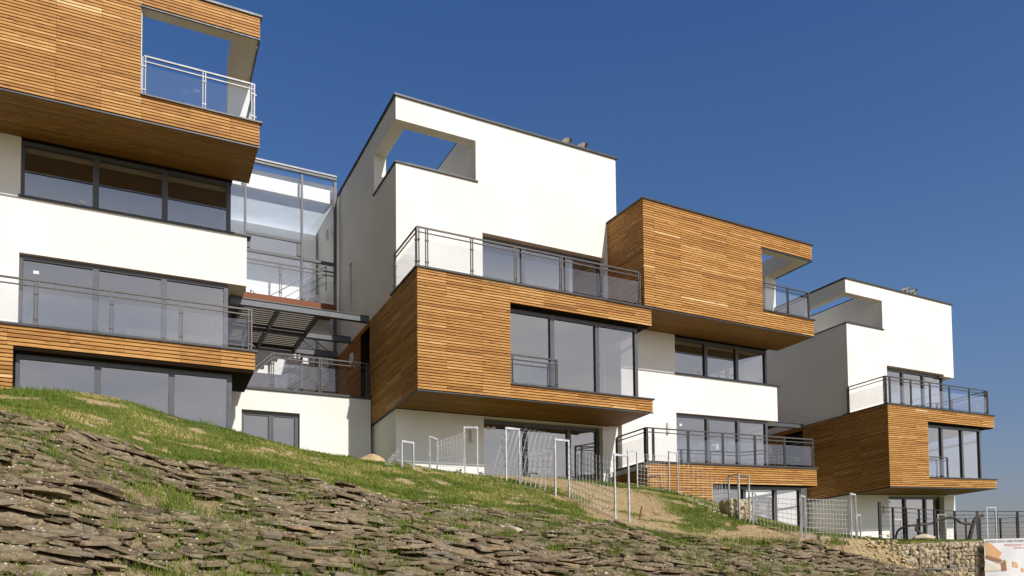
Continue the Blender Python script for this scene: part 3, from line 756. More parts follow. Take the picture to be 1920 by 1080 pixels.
    m = MB(); m.box(0.12, 8.72, 0.13, V - 0.01, dk - 0.046, dk - 0.012); m.build('terrace_deck', 'deck_boards', t, F)
    m = MB(); x = 0.2                                                      # loose deck timbers along the edge
    while x < 8.2:
        w_ = random.uniform(0.4, 1.5); z_ = random.uniform(0.025, 0.06)
        m.box(x, min(x + w_, 8.6), 0.13 + random.uniform(0, 0.05), 0.30, dk + 0.0, dk + 0.012 + z_, tintv(), 'u', True); x += w_ + random.uniform(0.1, 0.9)
        m.build('deck_timber', 'deck_boards', t, F); m = MB()
    m = MB(); m.box(low, 8.74, 0.045, 0.6, bt - 0.012, bt + 0.018); m.build('soffit', 'membrane', t, F)
    return t

terrace_house(FL, 'nearest house at the left edge, pale timber box overhead and long glass balustrade below', 0.10, 1.95, (-5.33, -6.82, 0, -9.42, -10.02),
              [0.06, 1.9, 3.66, 5.30, 6.92, 8.65], 3.24, True)
terrace_house(FD, 'house right of the middle, timber box on top of white set-back storeys', 0.083, 1.80, (-5.20, -6.65, 0, -8.93, -9.62),
              [0.06, 0.34, 1.95, 3.66, 5.35, 7.0, 8.67], 3.06, False)
tower_house(FC, 'middle house, a tall white tower with a cut-out roof terrace above a jutting timber box', 'house', 8.40, 1.92, 6.17, 0, [0.06, 0.33, 1.76, 3.24, 4.87, 6.43, 7.97], False)
tower_house(FR, 'farthest house at the right, white tower over a timber box against open sky', 'house', 8.75, 1.85, 6.05, 0, [0.06, 0.33, 1.9, 3.4, 5.0, 6.7, 8.35], True)
stair_hall(FC, 'sunlit glazed stair hall with steel canopy between the left house and the white tower', 4.35, -4.4)
stair_hall(FR, 'shaded stair hall at the far end, half hidden behind the terrace balustrade', 4.3, -4.35)
# ------------------------------------------------------------------ bank: slates, gravel, turf
def np_mesh(name, P, F, mat, tint=None, kind=None, smooth=False):
    me = bpy.data.meshes.new(name)
    P = np.asarray(P, np.float32); F = np.asarray(F, np.int32); k = F.shape[1]
    me.vertices.add(len(P)); me.vertices.foreach_set('co', P.ravel())
    me.loops.add(F.size); me.loops.foreach_set('vertex_index', F.ravel())
    me.polygons.add(len(F)); me.polygons.foreach_set('loop_start', np.arange(0, F.size, k, dtype=np.int32))
    me.materials.append(MAT[mat]); me.update(calc_edges=True)
    if tint is not None:
        a = me.attributes.new('tint', 'FLOAT', 'FACE'); a.data.foreach_set('value', np.asarray(tint, np.float32))
    o = bpy.data.objects.new(name, me); COL.objects.link(o)
    if kind: o['kind'] = kind
    return o
def ground_basis(u, v):
    e = 0.25
    p = gw(u, v); a = gw(u + e, v) - gw(u - e, v); b = gw(u, v + e) - gw(u, v - e)
    a /= np.linalg.norm(a); n = np.cross(a, b); n /= np.linalg.norm(n); b = np.cross(n, a)
    return p, a, b, n
def view_uv(u, v, m=0.06):
    x, y = gxy(u, v)
    return y > 2.5 and abs(x / y) < 0.662 * (1 + m)
def slate_geo(rx, ry, th, seed):
    r = random.Random(seed); n = r.randint(6, 9); ring = []; ex = r.choice((0.7, 0.95, 1.15, 1.3))
    for i in range(n):
        a = 2 * math.pi * (i + r.uniform(-0.28, 0.28)) / n
        q = r.uniform(0.82, 1.1)
        c, s_ = math.cos(a), math.sin(a)
        ring.append((rx * q * math.copysign(abs(c) ** ex, c), ry * q * math.copysign(abs(s_) ** ex, s_)))
    V = []; z1 = [th * r.uniform(0.75, 1.2) for _ in ring]
    for (x, y) in ring: V.append((x * 1.0, y * 1.0, 0))
    for (x, y), z in zip(ring, z1): V.append((x * 0.985 + r.uniform(-.004, .004), y * 0.985, z * 0.55))
    for (x, y), z in zip(ring, z1): V.append((x * 0.965 + r.uniform(-.006, .006), y * 0.955 + r.uniform(-.006, .006), z))
    F = []
    for k in range(2):
        for i in range(n):
            j = (i + 1) % n; F.append((k * n + i, k * n + j, (k + 1) * n + j, (k + 1) * n + i))
    V.append((r.uniform(-.2, .2) * rx, r.uniform(-.2, .2) * ry, th * r.uniform(0.9, 1.25))); c = len(V) - 1
    for i in range(n): F.append((2 * n + i, 2 * n + (i + 1) % n, c))
    F.append(tuple(reversed(range(n))))
    return V, F
def build_slates():
    cand = []; v = 4.9
    while v < 12.75:
        u = -7.0 + random.uniform(0, 0.4)
        while u < 19.0:
            rx = random.choice((0.07, 0.10, 0.13, 0.17, 0.21, 0.26)) * random.uniform(0.85, 1.2)
            uu = u + rx; vv = v + random.uniform(-0.09, 0.09)
            u += 2 * rx * random.uniform(0.74, 0.95)
            if not view_uv(uu, vv): continue
            lim = 12.15 + 0.55 * (float(fbm(uu * 0.9, 3.0)) - 0.5) * 2 - (0.5 if uu > 12 else 0) * random.random()
            if vv > lim: continue
            if uu > 17.2 and vv > 12.83 - 0.777 * (uu - 18.2) - 0.2: continue
            if uu > 16.3 and vv > 11.2 and random.random() < (uu - 16.3) / 0.9: continue
            if ((uu - 0.85) / 0.62) ** 2 + ((vv - 10.2) / 0.42) ** 2 < 1: continue          # bare hole in the bank
            hole = float(fbm(uu * 1.1 + 9, vv * 1.6, 3))
            if hole > 0.70 and random.random() < 0.8: continue
            if random.random() < 0.03: continue
            if vv > 10.6 and random.random() < 0.10 + 0.18 * (uu > 6): continue
            x, y = gxy(uu, vv)
            cand.append((rx / y, uu, vv, rx))
        v += random.uniform(0.078, 0.11)
    order = sorted(range(len(cand)), key=lambda i: -cand[i][0])
    near = set(order[:300])
    BV, BF, BT = [], [], []; AV, AF = [], []
    for i, (sz, u, v, rx) in enumerate(cand):
        ry = random.uniform(0.08, 0.135) * (0.85 if rx < 0.1 else 1.0); th = random.uniform(0.016, 0.038)
        V, F = slate_geo(rx, ry, th, i)
        p, a, b, n = ground_basis(u, v)
        tilt = rad(random.gauss(12, 8)); yaw = rad(random.gauss(0, 16)); roll = rad(random.gauss(0, 4))
        M0 = Matrix(((a[0], b[0], n[0]), (a[1], b[1], n[1]), (a[2], b[2], n[2])))
        R = M0 @ Matrix.Rotation(yaw, 3, 'Z') @ Matrix.Rotation(-tilt, 3, 'X') @ Matrix.Rotation(roll, 3, 'Y')
        pos = Vector(p) + Vector(n) * random.uniform(0.012, 0.055)
        t = min(1, max(0, random.gauss(0.45, 0.24))); k = len(AV); AV.extend([tuple(R @ Vector(q) + pos) for q in V]); AF.extend([tuple(k + j for j in f) for f in F])
        if i in near:
            me = bpy.data.meshes.new('flat_slate'); me.from_pydata(V, [], F); me.materials.append(MAT['slate'])
            at = me.attributes.new('tint', 'FLOAT', 'FACE'); at.data.foreach_set('value', [t] * len(F)); me.update()
            o = bpy.data.objects.new('flat_slate', me); COL.objects.link(o)
            o.matrix_world = Matrix.Translation(pos) @ R.to_4x4()
            tag(o, 'flat brown slate slab bedded in the stony bank among many like it', 'slate', 'slate slabs bedded in the bank')
        else:
            k = len(BV); BV.extend([tuple(R @ Vector(q) + pos) for q in V])
            BF.extend([tuple(k + j for j in f) for f in F]); BT.extend([t] * len(F))
    me = bpy.data.meshes.new('slate_shingle'); me.from_pydata(BV, [], BF); me.materials.append(MAT['slate'])
    at = me.attributes.new('tint', 'FLOAT', 'FACE'); at.data.foreach_set('value', BT); me.update()
    o = bpy.data.objects.new('slate_shingle', me); COL.objects.link(o)
    tag(o, 'mass of small brown slates covering the upper and far bank', 'slates', None, 'stuff')
    return BVHTree.FromPolygons(AV, AF)
SLATE_TREE = build_slates()
def on_slates(u, v):
    p = gw(u, v); h = SLATE_TREE.ray_cast(Vector((p[0], p[1], p[2] + 0.6)), Vector((0, 0, -1)))[0]
    return np.array([p[0], p[1], max(p[2], h.z if h else -9)])

def scatter_rocks(name, pts, mat, label, cat, kind='stuff', flat=0.7):
    base = np.array([(1, 0, 0), (0.3, 0.9, 0.1), (-0.8, 0.6, 0), (-0.8, -0.6, 0.1), (0.3, -0.95, 0), (0.1, 0, 0.95), (-.1, .1, -0.8)])
    FF = [(0, 1, 5), (1, 2, 5), (2, 3, 5), (3, 4, 5), (4, 0, 5), (1, 0, 6), (2, 1, 6), (3, 2, 6), (4, 3, 6), (0, 4, 6)]
    P, F, T = [], [], []
    for (p, r, t) in pts:
        q = base * RNG.uniform(0.7, 1.25, base.shape); a = RNG.uniform(0, 6.28)
        q = q @ np.array([(math.cos(a), math.sin(a), 0), (-math.sin(a), math.cos(a), 0), (0, 0, flat)]) * r
        k = len(P); P.extend((q + p).tolist()); F.extend([tuple(k + i for i in f) for f in FF]); T.extend([t] * 10)
    o = np_mesh(name, P, F, mat, T)
    return tag(o, label, cat, None, kind)
pts = []
while len(pts) < 22000:
    u = RNG.uniform(-6, 18); v = RNG.uniform(5, 14.5)
    if not view_uv(u, v): continue
    if v > 12.3 and float(grass_mask(u, v)) > 0.35: continue
    if v < 12.3 and vnoise(u * 1.5, v * 2.2) < 0.3: continue
    r = abs(RNG.normal(0.007, 0.006)) + 0.005
    if RNG.random() < 0.03: r *= 2.3
    pts.append((on_slates(u, v), r, min(1, abs(RNG.normal(0.45, 0.3)))))
scatter_rocks('gravel', pts, 'pebble', 'pale limestone chips strewn over the slates and bare soil', 'gravel')

def blades(u, v, h, w, tint, spread=0.5):
    n = len(u); x, y = gxy(u, v); z = ground_z(u, v) - 0.01
    B = np.stack([x, y, z], 1)
    az = RNG.uniform(0, 2 * np.pi, n); la = RNG.uniform(0, 2 * np.pi, n); lean = np.abs(RNG.normal(0, spread, n))
    d = np.stack([np.cos(az), np.sin(az), np.zeros(n)], 1) * (w / 2)[:, None]
    L = np.stack([np.cos(la) * lean, np.sin(la) * lean, np.ones(n)], 1) * h[:, None]
    M = B + L * 0.55 * np.array([0.6, 0.6, 1]); T = B + L
    P = np.stack([B - d, B + d, M + d * 0.8, M - d * 0.8, T], 1).reshape(-1, 3)
    k = np.arange(n)[:, None] * 5
    F = np.concatenate([k + np.array([[0, 1, 2]]), k + np.array([[0, 2, 3]]), k + np.array([[3, 2, 4]])], 0)
    return P, F, np.tile(tint, 3)
def build_turf():
    N = 420000
    u = RNG.uniform(-3, 30, N); v = RNG.uniform(11.4, 21.5, N)
    x, y = gxy(u, v); ok = (np.abs(x / y) < 0.69)
    u, v = u[ok], v[ok]
    m = grass_mask(u, v); ok = RNG.uniform(0, 1, len(u)) < m ** 1.3 * np.where(u > 19, 0.6, 1.0); u, v, m = u[ok], v[ok], m[ok]
    patch = fbm(u * 1.7 + 3, v * 2.0, 3)
    h = RNG.uniform(0.02, 0.055, len(u)) * (0.6 + 0.9 * patch)
    tall = RNG.uniform(0, 1, len(u)) < 0.02; h = np.where(tall, h * 1.7, h)
    dry = fbm(u * 0.9 + 70, v * 1.4 + 11, 3)
    t = np.clip(0.22 + (dry - 0.42) * 2.5 + RNG.normal(0, 0.16, len(u)) + 0.25 * (m < 0.5), 0, 1)
    w = RNG.uniform(0.010, 0.018, len(u))
    P, F, T = blades(u, v, h, w, t)
    # tufts sprouting between the slates
    cu, cv, ch = [], [], []
    for _ in range(2600):
        a, b = RNG.uniform(-5, 17), RNG.uniform(6, 12.3)
        if not view_uv(a, b) or vnoise(a * 0.8 + 5, b * 1.1) < 0.38: continue
        n = int(RNG.uniform(15, 70)); s = RNG.uniform(0.03, 0.13)
        cu.append(RNG.normal(a, s * 1.6, n)); cv.append(RNG.normal(b, s, n)); ch.append(RNG.uniform(0.06, 0.18) * RNG.uniform(0.5, 1.2, n))
    for _ in range(520):                                                # taller clumps in the turf itself
        a, b = RNG.uniform(-3, 20), RNG.uniform(12.0, 16.6)
        if not view_uv(a, b) or float(grass_mask(a, b)) < 0.5 or vnoise(a * 1.3, b * 1.7) < 0.45: continue
        n = int(RNG.uniform(14, 60)); s = RNG.uniform(0.04, 0.16)
        cu.append(RNG.normal(a, s * 1.5, n)); cv.append(RNG.normal(b, s, n)); ch.append(RNG.uniform(0.05, 0.14) * RNG.uniform(0.5, 1.2, n))
    cu, cv, ch = map(np.concatenate, (cu, cv, ch))
    P2, F2, T2 = blades(cu, cv, ch + 0.02, RNG.uniform(0.006, 0.011, len(cu)), np.clip(RNG.normal(0.35, 0.2, len(cu)), 0, 1), 0.55)
    F2 = F2 + len(P)
    # F is ordered in three blocks, so are the tints
    o = np_mesh('grass', np.concatenate([P, P2]), np.concatenate([F, F2]), 'grass_blade', np.concatenate([T, T2]))
    tag(o, 'patchy green turf on the slope with tufts between the slates', 'grass', None, 'stuff')
build_turf()

def weed(u, v, r, h, n, label):
    p0 = gw(u, v); t = empty('weed', p0, label, 'weed', 'leafy weeds on the bank')
    P, F, T = [], [], []; m = MB()
    for s_ in range(max(4, n // 14)):
        a = random.uniform(0, 6.28); q = random.uniform(0.1, 1) * r
        du, dv = q * math.cos(a), q * math.sin(a); g = gw(u + du * 0.4, v + dv * 0.4) - p0
        e_ = gw(u + du, v + dv) - p0; top = np.array([e_[0], e_[1], e_[2] + h * random.uniform(0.5, 1.05) * (1 - 0.35 * q / r)])
        m.bar(tuple(g), tuple(top), 0.005, 0.003, 3)
        for _ in range(14):
            f = random.uniform(0.25, 1.05); c = g + (top - g) * f
            d = np.array([random.gauss(0, 1), random.gauss(0, 1), random.gauss(0.1, 0.5)]); d /= np.linalg.norm(d)
            L = random.uniform(0.035, 0.075); sd = np.cross(d, (0, 0, 1.0)); sd = sd / (np.linalg.norm(sd) + 1e-6) * L * 0.3
            k = len(P); P.extend([c, c + d * L * 0.5 + sd, c + d * L, c + d * L * 0.5 - sd]); F.append((k, k + 1, k + 2, k + 3)); T.append(min(1, max(0, random.gauss(0.45, 0.3))))
    m.build('stem', 'weed_leaf', t)
    o = np_mesh('leaves', P, F, 'weed_leaf', T); o.parent = t
for (u, v, r, h, n, lb) in (
    (3.6, 10.62, 0.30, 0.16, 110, 'broad low weed, largest green clump in the middle of the slate bank'),
    (4.25, 10.26, 0.22, 0.15, 80, 'weed clump sprawling down the slates right of the broadest weed'),
    (3.46, 8.8, 0.16, 0.16, 60, 'upright weed on the lower bank below the two sprawling weeds'),
    (5.07, 10.43, 0.18, 0.12, 60, 'weed among slates to the left of the pale rock'),
    (7.3, 10.6, 0.34, 0.20, 90, 'tall dark weed among slates to the right of the pale rock'),
    (4.21, 8.57, 0.18, 0.12, 50, 'weed at the lower edge of the photo, just left of its centre'),
    (9.23, 9.71, 0.30, 0.14, 90, 'weed at the lower edge, right of centre on the thin slates'),
    (0.84, 8.62, 0.11, 0.14, 40, 'grassy weed on large slabs in the left foreground'),
    (14.95, 12.35, 0.16, 0.24, 60, 'young shrub at the foot of the mesh, in front of grey glass'),
    (16.2, 12.75, 0.20, 0.24, 60, 'scraggly weed by the last mesh panel near the pale rubble'),
    (7.6, 16.4, 0.16, 0.2, 50, 'leafy weed on the turf crest between the second and third hoop'),
    (8.75, 17.5, 0.12, 0.14, 40, 'small weed at the foot of the third hoop')):
    weed(u, v, r, h, n, lb)
# ------------------------------------------------------------------ steel hoops and mesh for the unfinished gabion walls
def hoop(A, B, h, label, fat=0.0165):
    t = empty('steel_hoop', ((A + B) / 2), label, 'steel hoop', 'galvanised hoops standing on the slope')
    c = (A + B) / 2; a = A - c; b = B - c; top = max(a[2], b[2]) + h
    d = (b - a).copy(); d[2] = 0; d /= np.linalg.norm(d); n = np.array([-d[1], d[0], 0])
    def leg(q):
        m = MB(); P = []
        for z in (q[2] - 0.25, top):
            for (i, j) in ((-1, -1), (1, -1), (1, 1), (-1, 1)): P.append(tuple(np.array([q[0], q[1], z]) + d * i * fat + n * j * fat))
        m.quadbox(P); return m
    leg(a).build('leg', 'galvanised', t); leg(b).build('leg', 'galvanised', t)
    m = MB(); P = []
    for z in (top + 0.001, top + 0.045):
        for q, i in ((a, -1), (b, 1)):
            pass
        for (q, i, j) in ((a, -1, -1), (b, 1, -1), (b, 1, 1), (a, -1, 1)): P.append(tuple(np.array([q[0], q[1], z]) + d * i * fat + n * j * fat))
    m.quadbox(P); m.build('crossbar', 'galvanised', t)
def mesh_panel(TL, TR, BR, BL, nu, nv, label, hooks=False, sag=0.05, r=0.0046):
    TL, TR, BR, BL = map(np.array, (TL, TR, BR, BL)); c = (BL + BR) / 2
    t = empty('wire_mesh_panel', c, label, 'wire mesh', 'welded mesh panels between the hoops')
    nrm = np.cross(BR - BL, TL - BL); nrm /= np.linalg.norm(nrm)
    def pt(s, q):
        p_ = (BL * (1 - s) + BR * s) * (1 - q) + (TL * (1 - s) + TR * s) * q
        return p_ - c + nrm * sag * math.sin(3.1 * s + 1) * math.sin(2.5 * q)
    m = MB(); K = 5
    for i in range(nu + 1):
        s = i / nu
        for k in range(K): m.bar(pt(s, k / K), pt(s, (k + 1) / K), r, n=3)
        if hooks:
            e_ = pt(s, 1.0); m.bar(e_, e_ + np.array([0.03, 0.0, 0.05]), r, n=3); m.bar(e_ + np.array([0.03, 0.0, 0.05]), e_ + np.array([0.09, 0.0, 0.04]), r, n=3)
    for j in range(nv + 1):
        q = (j + 0.15) / (nv + 0.3)
        for k in range(nu): m.bar(pt(k / nu, q), pt((k + 1) / nu, q), r, n=3)
    m.build('wire_grid', 'wire', t)
for (a, b, h, lb) in (
    ((5.9, 15.61), (6.22, 15.75), 0.53, 'lowest galvanised hoop at the left end, in front of the shaded plinth'),
    ((6.7, 15.97), (7.0, 16.25), 0.70, 'galvanised hoop at the left end of the upright mesh'),
    ((8.31, 17.55), (8.61, 17.41), 1.16, 'tall galvanised hoop at the right end of the upright mesh, beside the window'),
    ((8.53, 15.76), (8.89, 15.77), 1.22, 'galvanised hoop in front of the shaded window, amid leaning mesh'),
    ((9.33, 14.89), (9.72, 14.92), 1.27, 'galvanised hoop halfway down the slope, between leaning mesh and sand'),
    ((9.6, 13.0), (9.99, 13.04), 1.34, 'nearest and tallest hoop, standing lowest beside the rusty stake'),
    ((14.78, 19.31), (15.15, 19.33), 1.10, 'slim hoop just behind the tallest hoop, by the balcony corner'),
    ((16.47, 19.36), (16.9, 19.45), 1.27, 'hoop standing against the sunlit timber base of the balcony'),
    ((14.2, 14.42), (14.23, 14.11), 1.0, 'left one of the two hoops that touch beside the small gabion'),
    ((14.27, 14.16), (14.36, 13.9), 1.05, 'right one of the two hoops that touch beside the small gabion'),
    ((14.33, 13.76), (14.62, 13.93), 0.72, 'narrow hoop seen edge-on before a dark window mullion'),
    ((14.55, 12.49), (14.87, 12.65), 0.94, 'edge-on hoop between two flat mesh panels on the right'),
    ((16.71, 12.81), (17.05, 12.93), 1.10, 'edge-on hoop at the end of the mesh, by the last plinth'),
    ((18.35, 13.88), (18.6, 13.97), 0.62, 'small thin hoop against the sunlit foot of the last plinth'),
    ((24.7, 17.2), (24.95, 17.1), 0.72, 'small hoop behind the first bays of the iron fence'),
    ((27.05, 17.1), (27.35, 17.0), 0.92, 'hoop behind the middle of the iron fence, below the window'),
    ((27.57, 15.65), (27.85, 15.5), 1.12, 'white hoop behind the iron fence against the open sky')):
    hoop(gw(*a), gw(*b), h, lb)
def pz(u, v, z):
    x, y = gxy(u, v); return np.array([x, y, z])
for (TL, TR, BR, BL, nu, nv, lb, hk) in (
    (gw(7.0, 16.25, .68), gw(8.33, 17.48, 1.1), gw(8.33, 17.48), gw(7.0, 16.25), 11, 7, 'upright mesh panel in front of the shaded plinth', False),
    (gw(5.85, 15.7, .42), gw(6.0, 15.75, .46), gw(5.72, 15.65), gw(5.5, 15.6), 4, 2, 'scrap of mesh leaning at the far left beside the lowest hoop', False),
    (pz(8.62, 15.92, 4.93), pz(9.48, 15.1, 4.71), gw(9.17, 15.16, -.1), gw(8.27, 16.0), 11, 7, 'leaning mesh panel with hooked wire ends, in front of the window', True),
    (gw(8.92, 15.72, .75), gw(9.36, 14.95, 1.12), gw(9.36, 14.95), gw(8.92, 15.72), 7, 7, 'short mesh panel between the two hoops in the middle of the slope', False),
    (gw(9.72, 14.88, 1.2), gw(9.62, 13.08, 1.24), gw(9.62, 13.08), gw(9.72, 14.88), 14, 9, 'long mesh panel before the sand, ending at the tallest hoop', False),
    (gw(15.17, 19.35, 1.06), gw(16.46, 19.4, 1.16), gw(16.46, 19.4), gw(15.17, 19.35), 10, 8, 'mesh panel across the corner of the balcony base', False),
    (gw(16.95, 19.4, 1.12), gw(17.9, 18.5, .95), gw(17.9, 18.5), gw(16.95, 19.4), 9, 6, 'mesh panel sagging in front of the sunlit timber base', False),
    (gw(14.44, 15.2, .62), gw(14.22, 14.5, .86), gw(14.22, 14.5), gw(14.44, 15.2), 6, 6, 'mesh panel hanging left of the two touching hoops', False),
    (gw(14.62, 13.9, .68), gw(14.55, 12.55, .9), gw(14.55, 12.55), gw(14.62, 13.9), 11, 7, 'flat mesh panel in front of the grey ground floor window', False),
    (gw(14.87, 12.66, .92), gw(16.7, 12.84, .98), gw(16.7, 12.84), gw(14.87, 12.66), 13, 8, 'flat mesh panel in front of the shaded timber wall', False),
    (gw(27.1, 17.05, .86), gw(27.57, 15.7, 1.0), gw(27.57, 15.7), gw(27.1, 17.05), 10, 7, 'mesh panel behind the iron fence on the right', False)):
    mesh_panel(TL, TR, BR, BL, nu, nv, lb, hk)
m = MB(); m.bar((0, 0, -0.1), (0.07, 0.02, 0.30), 0.022, 0.018, 6); o = m.build('rusty_stake', 'rust'); o.location = tuple(gw(10.52, 13.39)); tag(o, 'short rusty stake leaning in the soil beside the tallest hoop', 'stake')
def blob(name, mat, c, sx, sy, sz, seed, label, cat, power=1.0, sub=4, amp=0.22, group=None):
    bm = bmesh.new(); bmesh.ops.create_icosphere(bm, subdivisions=sub, radius=1)
    for v_ in bm.verts:
        q = v_.co; k = 1 + amp * (float(fbm(q.x * 2.1 + seed, q.y * 2.1 + q.z * 1.7, 3)) - 0.5) * 2
        v_.co = Vector((q.x * sx * k, q.y * sy * k, (q.z if power == 1 else math.copysign(abs(q.z) ** power, q.z)) * sz * k))
    me = bpy.data.meshes.new(name); bm.to_mesh(me); bm.free(); me.materials.append(MAT[mat])
    o = bpy.data.objects.new(name, me); o.location = tuple(c); COL.objects.link(o); return tag(o, label, cat, group)
blob('sand_heap', 'sand', gw(6.1, 18.3, -0.2), 0.46, 0.45, 0.40, 3, 'heap of yellow sand behind the turf crest at the tower corner', 'sand heap', 1.5)
blob('rock', 'pale_rock', gw(6.05, 10.9, 0.0), 0.24, 0.09, 0.07, 8, 'long pale rock lying across the slates', 'rock', 1, 3, 0.45).rotation_euler = (0.1, 0.25, 0.35)
x_, y_ = 13.4, 25.2
blob('rock', 'pale_rock', on_ground(x_, y_, 0.06), 0.36, 0.2, 0.12, 15, 'pale rock lying on the grass at the foot of the iron fence', 'rock', 1, 3, 0.4)
def branch(pts, r0, r1, label):
    m = MB(); P = []
    P = [np.array(p_) for p_ in pts]; fine = []
    for i in range(len(P) - 1):
        for k in range(5):
            t = k / 5; a = P[max(i - 1, 0)]; b = P[i]; c = P[i + 1]; d = P[min(i + 2, len(P) - 1)]
            fine.append(0.5 * ((2 * b) + (c - a) * t + (2 * a - 5 * b + 4 * c - d) * t * t + (-a + 3 * b - 3 * c + d) * t ** 3))
    fine.append(P[-1]); o0 = fine[0]; n = len(fine)
    for i in range(n - 1):
        q0 = r0 + (r1 - r0) * i / n; m.bar(fine[i] - o0, fine[i + 1] - o0, q0 * random.uniform(.9, 1.15), q0 * random.uniform(.88, 1.05), 7)
    o = m.build('branch', 'branch_bark'); o.location = tuple(o0); tag(o, label, 'branch', 'dead branches behind the iron fence')
branch([(13.2, 26.6, 2.5), (13.25, 26.5, 2.84), (13.55, 26.3, 2.99), (14.4, 26.6, 3.06), (14.75, 26.7, 3.2), (15.2, 26.6, 3.27), (15.6, 26.8, 3.1), (16.0, 26.9, 3.06)], 0.035, 0.05, 'long bare branch arching sideways behind the fence posts')
branch([(13.68, 26.0, 3.0), (13.6, 26.0, 2.84), (13.75, 25.9, 2.68), (14.1, 25.9, 2.5)], 0.04, 0.06, 'short bent branch curling down to the pale rock')
branch([(15.95, 27.0, 2.4), (16.05, 26.9, 3.0), (16.2, 26.9, 3.28), (16.42, 26.9, 3.36)], 0.075, 0.055, 'thick upright stump with a bent tip behind the fence')
# iron fence along the terrace edge
def iron_fence(posts, H, rails, label, first=None, wires=()):
    Q = [on_ground(x, y) for x, y in posts]; t = empty('iron_fence', Q[0], label, 'fence')
    for i, q in enumerate(Q):
        h = first if (first and i == 0) else H; e_ = (Q[min(i + 1, len(Q) - 1)] - Q[max(i - 1, 0)]); e_[2] = 0; e_ /= np.linalg.norm(e_); n = np.array([-e_[1], e_[0], 0]); w_ = 0.05 if (first and i == 0) else 0.036
        m = MB(); P = [tuple(q - Q[0] + e_ * a * w_ + n * b * 0.025 + np.array([0, 0, z])) for z in (-0.15, h) for a, b in ((-1, -1), (1, -1), (1, 1), (-1, 1))]
        m.quadbox(P); m.build('post', 'fence_iron', t)
    m = MB()
    for z, r in list(rails) + [(w_, 0.005) for w_ in wires]:
        for a, b in zip(Q, Q[1:]): m.bar(a - Q[0] + np.array([0, 0, z]), b - Q[0] + np.array([0, 0, z]), r, n=4)
    m.build('rail', 'fence_iron', t)
iron_fence([(11.63, 24.4), (12.15, 24.6), (12.88, 25.2), (13.72, 26.0), (14.56, 26.6), (15.72, 27.4), (16.64, 27.6), (17.32, 27.6), (18.08, 27.6), (18.9, 27.3)], 1.05, [(1.04, 0.018), (0.90, 0.012)], 'front row of dark iron fence along the terrace above the stone baskets', 1.22, (0.18, 0.32, 0.46, 0.6, 0.74))
iron_fence([(17.6, 33.5), (19.4, 33.0), (20.3, 33.5), (21.0, 33.2), (20.6, 31.5), (20.6, 30.5)], 1.0, [(0.99, 0.016), (0.8, 0.012)], 'second row of dark iron fence farther back against the sky')
# ------------------------------------------------------------------ gabion walls and rubble
def gabion(O, ax, ay, L, D, H, label, seed, stone=0.078, cell=0.10):
    """Wire basket of stones: L along ax (its visible face), D along ay, H up."""
    ax = np.array(ax, float); ay = np.array(ay, float); az = np.array([0, 0, 1.0])
    t = empty('gabion', O, label, 'gabion', 'stone filled wire baskets')
    r = random.Random(seed); P, F, T = [], [], []
    def rock(c, s):
        bm = bmesh.new(); bmesh.ops.create_icosphere(bm, subdivisions=1, radius=1)
        sx, sy, sz = s * r.uniform(0.75, 1.3), s * r.uniform(0.7, 1.1), s * r.uniform(0.65, 1.05)
        k = len(P); a = r.uniform(0, 3.14); ca, sa = math.cos(a), math.sin(a)
        tt = min(1, max(0, r.gauss(0.5, 0.25)))
        for v_ in bm.verts:
            q = v_.co; m_ = max(abs(q.x), abs(q.y), abs(q.z)); q = q * (0.35 + 0.65 / (m_ * 1.25)) * r.uniform(0.88, 1.1)
            x, z = q.x * sx, q.z * sz; x, z = x * ca - z * sa, x * sa + z * ca
            P.append(c + ax * x + ay * q.y * sy + az * z)
        for f in bm.faces: F.append(tuple(k + v_.index for v_ in f.verts)); T.append(tt)
        bm.free()
    z = stone * 0.7
    while z < H - stone * 0.4:
        x = stone * r.uniform(0.5, 0.9)
        while x < L - stone * 0.3:
            s = stone * r.uniform(0.75, 1.35)
            for y_ in (stone * 0.8, stone * 2.3): rock(ax * x + ay * (y_ + r.uniform(-0.015, 0.015)) + az * (z + r.uniform(-0.015, 0.015)), s)
            x += s * r.uniform(1.15, 1.45)
        z += stone * r.uniform(1.1, 1.35)
    for _ in range(int(L * D * 70)): rock(ax * r.uniform(0.05, L - .05) + ay * r.uniform(0.1, D - .05) + az * (H - stone * 0.8), stone)
    me = bpy.data.meshes.new('stone_fill'); me.from_pydata([tuple(p_) for p_ in P], [], F); me.materials.append(MAT['gabion_stone'])
    at = me.attributes.new('tint', 'FLOAT', 'FACE'); at.data.foreach_set('value', T); me.update()
    o = bpy.data.objects.new('stone_fill', me); COL.objects.link(o); o.parent = t
    m = MB()
    m.quadbox([tuple(ax * x + ay * y_ + az * z_) for z_ in (0.02, H - 0.06) for (x, y_) in ((0.06, 0.13), (L - 0.06, 0.13), (L - 0.06, D), (0.06, D))])
    o2 = m.build('inner_fill', 'gabion_stone', t)
    m = MB(); w_ = 0.0035
    nx = max(2, round(L / cell)); nz = max(2, round(H / cell)); ny = max(2, round(D / cell))
    for i in range(nx + 1):
        x = L * i / nx; rr = 0.0045 if i in (0, nx) else w_
        m.bar(ax * x - ay * 0.012, ax * x - ay * 0.012 + az * H, rr, n=3); m.bar(ax * x - ay * 0.012 + az * (H + .01), ax * x + ay * D + az * (H + .01), w_, n=3)
    for j in range(nz + 1):
        z_ = H * j / nz; rr = 0.0045 if j in (0, nz) else w_
        m.bar(az * z_ - ay * 0.016, ax * L - ay * 0.016 + az * z_, rr, n=3)
    m.build('wire_cage', 'wire', t)
    return t
GZ = 2.18
GA = np.array([0.989, -0.148, 0.0]); GB = np.array([0.148, 0.989, 0.0])        # along and into the stone wall
